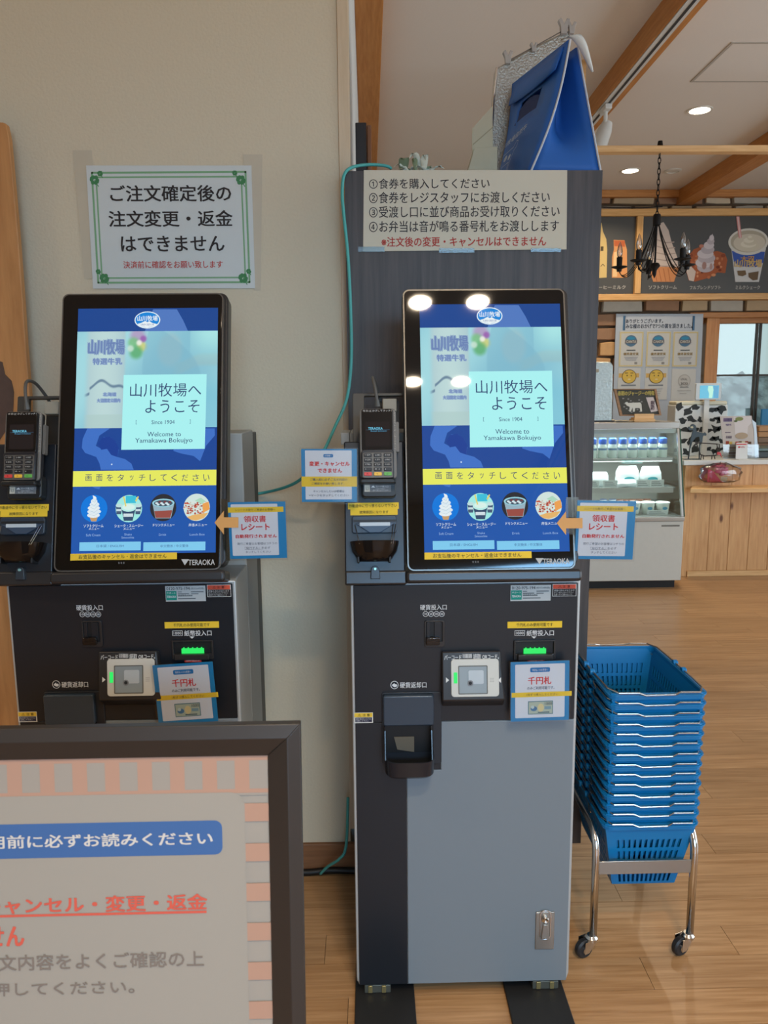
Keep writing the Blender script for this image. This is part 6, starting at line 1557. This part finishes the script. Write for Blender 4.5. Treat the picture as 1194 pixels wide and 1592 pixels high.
for i in range(1, NB):
    lb = 'blue shopping basket, %s from the top of the stack' % ords[i] if i < NB-1 else 'blue shopping basket, bottom of the stack, its slotted front fully visible'
    b_ = dup(bs0, (bxc+(pb_.x-p2.x)*i/(NB-1)+.0012*math.sin(i*2.3), YT+BL_/2+.0015*math.sin(i*1.7), zr-HB_-pitch*i), lb)
zbk = zlow-HB_
crt = thing('basket_cart', 'chrome tube cart on casters carrying the stack of blue baskets', 'cart', (bxc, YT, 0))
lx0 = at(924, 1400, YT).x-bxc; lx1 = at(1075, 1400, YT).x-bxc; zf = .045
zt_c = at(1076, 1290, YT).z; TR = .0095
for x, nm in ((lx0, 'l'), (lx1, 'r')):
    pts = [(x, 0, zf), (x, 0, zt_c-.06)]
    for i in range(7):
        a = R(90*i/6); pts.append((x, .055-.055*math.cos(a), zt_c-.06+.055*math.sin(a)))
    for i in range(7):
        a = R(90*i/6); pts.append((x, BL_-.02-.055+.055*math.sin(a), zt_c-.06+.055*math.cos(a)))
    pts += [(x, BL_-.02, zf)]
    MB().tube(pts, TR, 14).build('side_tube', m_chr, crt, smooth=True)
zb1, zb0 = at(1000, 1337, YT).z, at(1000, 1357, YT).z
MB().box(lx0+TR-.002, lx1-TR+.002, -.004, .0, zb0, zb1).build('cross_plate', m_steel, crt, bevel=.001)
m_rub = M('wheel_rubber', (34, 34, 36), .5)
for x in (lx0, lx1):
    for y in (0, BL_-.02):
        ax = (1, .0, 0) ; cxp = x-.024; r_ = .0245
        wv = Vector((.45, -1, 0)).normalized() if y == 0 else Vector((1, 0, 0))
        wh = MB().lathe([(0, -.009), (r_-.004, -.009), (r_, -.005), (r_, .005), (r_-.004, .009), (0, .009)], (cxp, y-.004, r_), 20, wv).build('caster_wheel', m_rub, crt, smooth='auto')
        MB().lathe([(0, -.0125), (.010, -.0125), (.010, .0125), (0, .0125)], (cxp, y-.004, r_), 12, wv).build('hub', m_chr, wh, smooth='auto')
        for s_ in (-.0142, .0122):
            fq = Fr(Vector((cxp, y-.004, r_))+wv*s_, Vector((-wv.y, wv.x, 0)) if wv.y else (0,-1,0), (0,0,1))
            sg = 1 if fq.u.x > 0 else -1
            MB().prism(fq, [(-.007, -.008), (.007, -.008), (sg*.034 if sg > 0 else .006, .024), (-.006 if sg > 0 else sg*.034, .024)], 0, .002).build('fork_plate', m_chr, crt)
        MB().lathe([(0, 0), (.016, 0), (.016, .006), (.011, .012), (0, .012)], (x-.004, y, .046), 14).build('swivel', m_chr, crt, smooth='auto')

# ------------------------------------------------------------------ framed sign standing close to the camera
Z9 = (0, 1120, 2.4875)
YN = .86
tl_, tr_ = at(0, 1140, YN), at(466, 1127, YN)
pr1 = at(466, 1127, YN)
lean = .10    # top leans away: the lower edge is nearer
def pick(px, py, z):   # point on the leaning plane with height z along ray: y = YN - (ztop - z)*lean
    r = ray(px, py); 
    # plane: y + lean*(pr1.z - z) = YN
    t = (YN-lean*(pr1.z-EYE))/(r.y-lean*r.z)
    return CAM+r*t
nU = (at(466, 1127, YN)-at(0, 1140, YN*1.0)).normalized()
FS = Fr(pick(466, 1127, 0), (1, 0, 0.0), (0, lean, 1))
sgn = thing('framed_sign', 'black-framed notice on an easel close to the camera at lower left', 'sign', (pr1.x-.3, YN-.12, 0))
ro = sgn.location.copy()
FS = Fr(FS.o-ro, (1, -.0, .0), (0, lean, 1))
c = px_conv(FS, ro, *Z9)
WS, HS = .56, .80; fw = .040
m_fr = M('sign_frame_black', (48, 42, 38), .4, vary=.05)
m_fro = M('sign_frame_edge', (70, 70, 66), .4)
outer = rrect(-WS, -HS, 0, 0); 
# moulded frame: four mitred bars
def bar(a, b, a2, b2):
    vs = [FS.p(*a, -.018), FS.p(*b, -.018), FS.p(*b2, -.018), FS.p(*a2, -.018)]
    ma, mb_ = tuple((a[i]*.62+a2[i]*.38) for i in (0, 1)), tuple((b[i]*.62+b2[i]*.38) for i in (0, 1))
    vs += [FS.p(*a, -.004), FS.p(*b, -.004), FS.p(*ma, .002), FS.p(*mb_, .002), FS.p(*a2, -.010), FS.p(*b2, -.010)]
    return MB().add(vs, [[0,1,5,4],[4,5,7,6],[6,7,9,8],[8,9,2,3],[0,3,2,1],[0,4,6,8,3],[1,2,9,7,5]]).build('frame_bar', m_fr, sgn, bevel=.001)
O = [(-WS,-HS),(0,-HS),(0,0),(-WS,0)]; I = [(-WS+fw,-HS+fw),(-fw,-HS+fw),(-fw,-fw),(-WS+fw,-fw)]
for i in range(4): bar(O[i], O[(i+1)%4], I[i], I[(i+1)%4])
pf_ = FS.off(-.0125)
MB().prism(FS, rrect(-WS+fw*.6, -HS+fw*.6, -fw*.6, -fw*.6), -.017, -.0135).build('backing', M('sign_paper', (156, 147, 135), .6, vary=.02), sgn)
cc = px_conv(pf_, ro, *Z9)
P = Print(pf_, None, 'paper', step=.0003); PK = (176, 138, 117)
L, Rr, T_, B_ = -WS+fw, -fw, -fw, -HS+fw
s_ = .0135; bw_ = .046
top_b = cc(500, 285)[1]; rt_b = cc(945, 500)[0]
x = Rr-.020; i = 0
P.rect(L, top_b-.004, Rr, T_, (156, 146, 134), .5); P.rect(L, T_-.006, Rr, T_, PK, 1); P.rect(L, top_b-.001, Rr, top_b+.004, PK, 1)
uu = cc(965, 240)[0]; pit = cc(965, 240)[0]-cc(840, 240)[0]
u = uu+pit*.0
k = 0
while u-pit*.45 > L: P.rect(u-pit*.45, top_b, u, T_, PK, 1.4); u -= pit; k += 1
v = cc(980, 320)[1]; pv = abs(cc(980, 320)[1]-cc(980, 475)[1])
while v > B_+.02: P.rect(rt_b, v-pv*.0, Rr, v-pv*.45, PK, 1.4); v -= pv
ix1 = cc(948, 400)[0]
P.rect(L+.045, B_+.045, ix1, top_b, (156, 148, 136), 2, .016)
P.build('checked_border', sgn)
cv3 = lambda x, y: cc(x, y)
P = Print(pf_, cc, 'paper', step=.0003)
hl, hr_ = -260, 850; a_, b_ = cc(-420, 0)[0], cc(850, 0)[0]
t0, t1 = cc(500, 392)[1], cc(500, 524)[1]
q0 = L+.055
P2 = Print(pf_, None, 'paper', step=.0003); P2.rect(q0, t1, b_, t0, (66, 100, 150), 3, .009)
def tline(t, x0, x1, y0, y1, col, n_hidden, bold=.02):
    """line of writing whose last part shows; it runs on to the left beyond the picture"""
    n = len(t); cw_ = (x1-x0)/(n-n_hidden)
    u0, v0 = cc(x0-cw_*n_hidden, y1); u1, v1 = cc(x1, y0)
    P2.text(t, max(u0, q0+.004) if n_hidden else u0, v0, u1, v1, col, 4.5, bold)
tline('ご利用前に必ずお読みください', -38, 822, 428, 498, (206, 200, 190), 2, .03)
tline('キャンセル・変更・返金', -60, 800, 668, 748, (206, 92, 74), 0, .035)
a2_, b2_ = cc(-60, 752), cc(800, 752); P2.rect(a2_[0], a2_[1]-.003, b2_[0], a2_[1], (206, 92, 74), 4)
P2.text('ません', cc(-150, 0)[0], cc(0, 872)[1], cc(62, 0)[0], cc(0, 795)[1], (206, 92, 74), 4.5, .035)
tline('ご注文内容をよくご確認の上', -140, 788, 888, 970, (126, 114, 104), 0, .02)
tline('ボタンを押してください。', -330, 520, 1002, 1072, (126, 114, 104), 0, .02)
P2.build('lettering', sgn)
# easel legs behind the frame
zt_e = FS.p(0, 0, 0).z-.02
m_es = M('easel_black', (36, 34, 33), .5)
for x0_, x1_ in ((-.12, -.02), (-WS+.12, -WS+.02)):
    top = FS.p(x0_, -.05, -.03); bot = FS.p(x1_, -HS, -.03); d_ = (bot-top); k_ = (top.z)/(top.z-bot.z); en = top+d_*k_
    MB().tube([top, Vector((en.x, en.y, .004))], .009, 8).build('easel_leg', m_es, sgn)
top = FS.p(-WS/2, -.06, -.03); MB().tube([top, Vector((top.x, top.y+.42, .005))], .009, 8).build('easel_leg', m_es, sgn)
z_l = FS.p(0, -HS, 0); MB().prism(FS, rrect(-WS*.95, -HS-.016, -WS*.05, -HS-.001), -.05, .02).build('easel_ledge', m_es, sgn, bevel=.002)
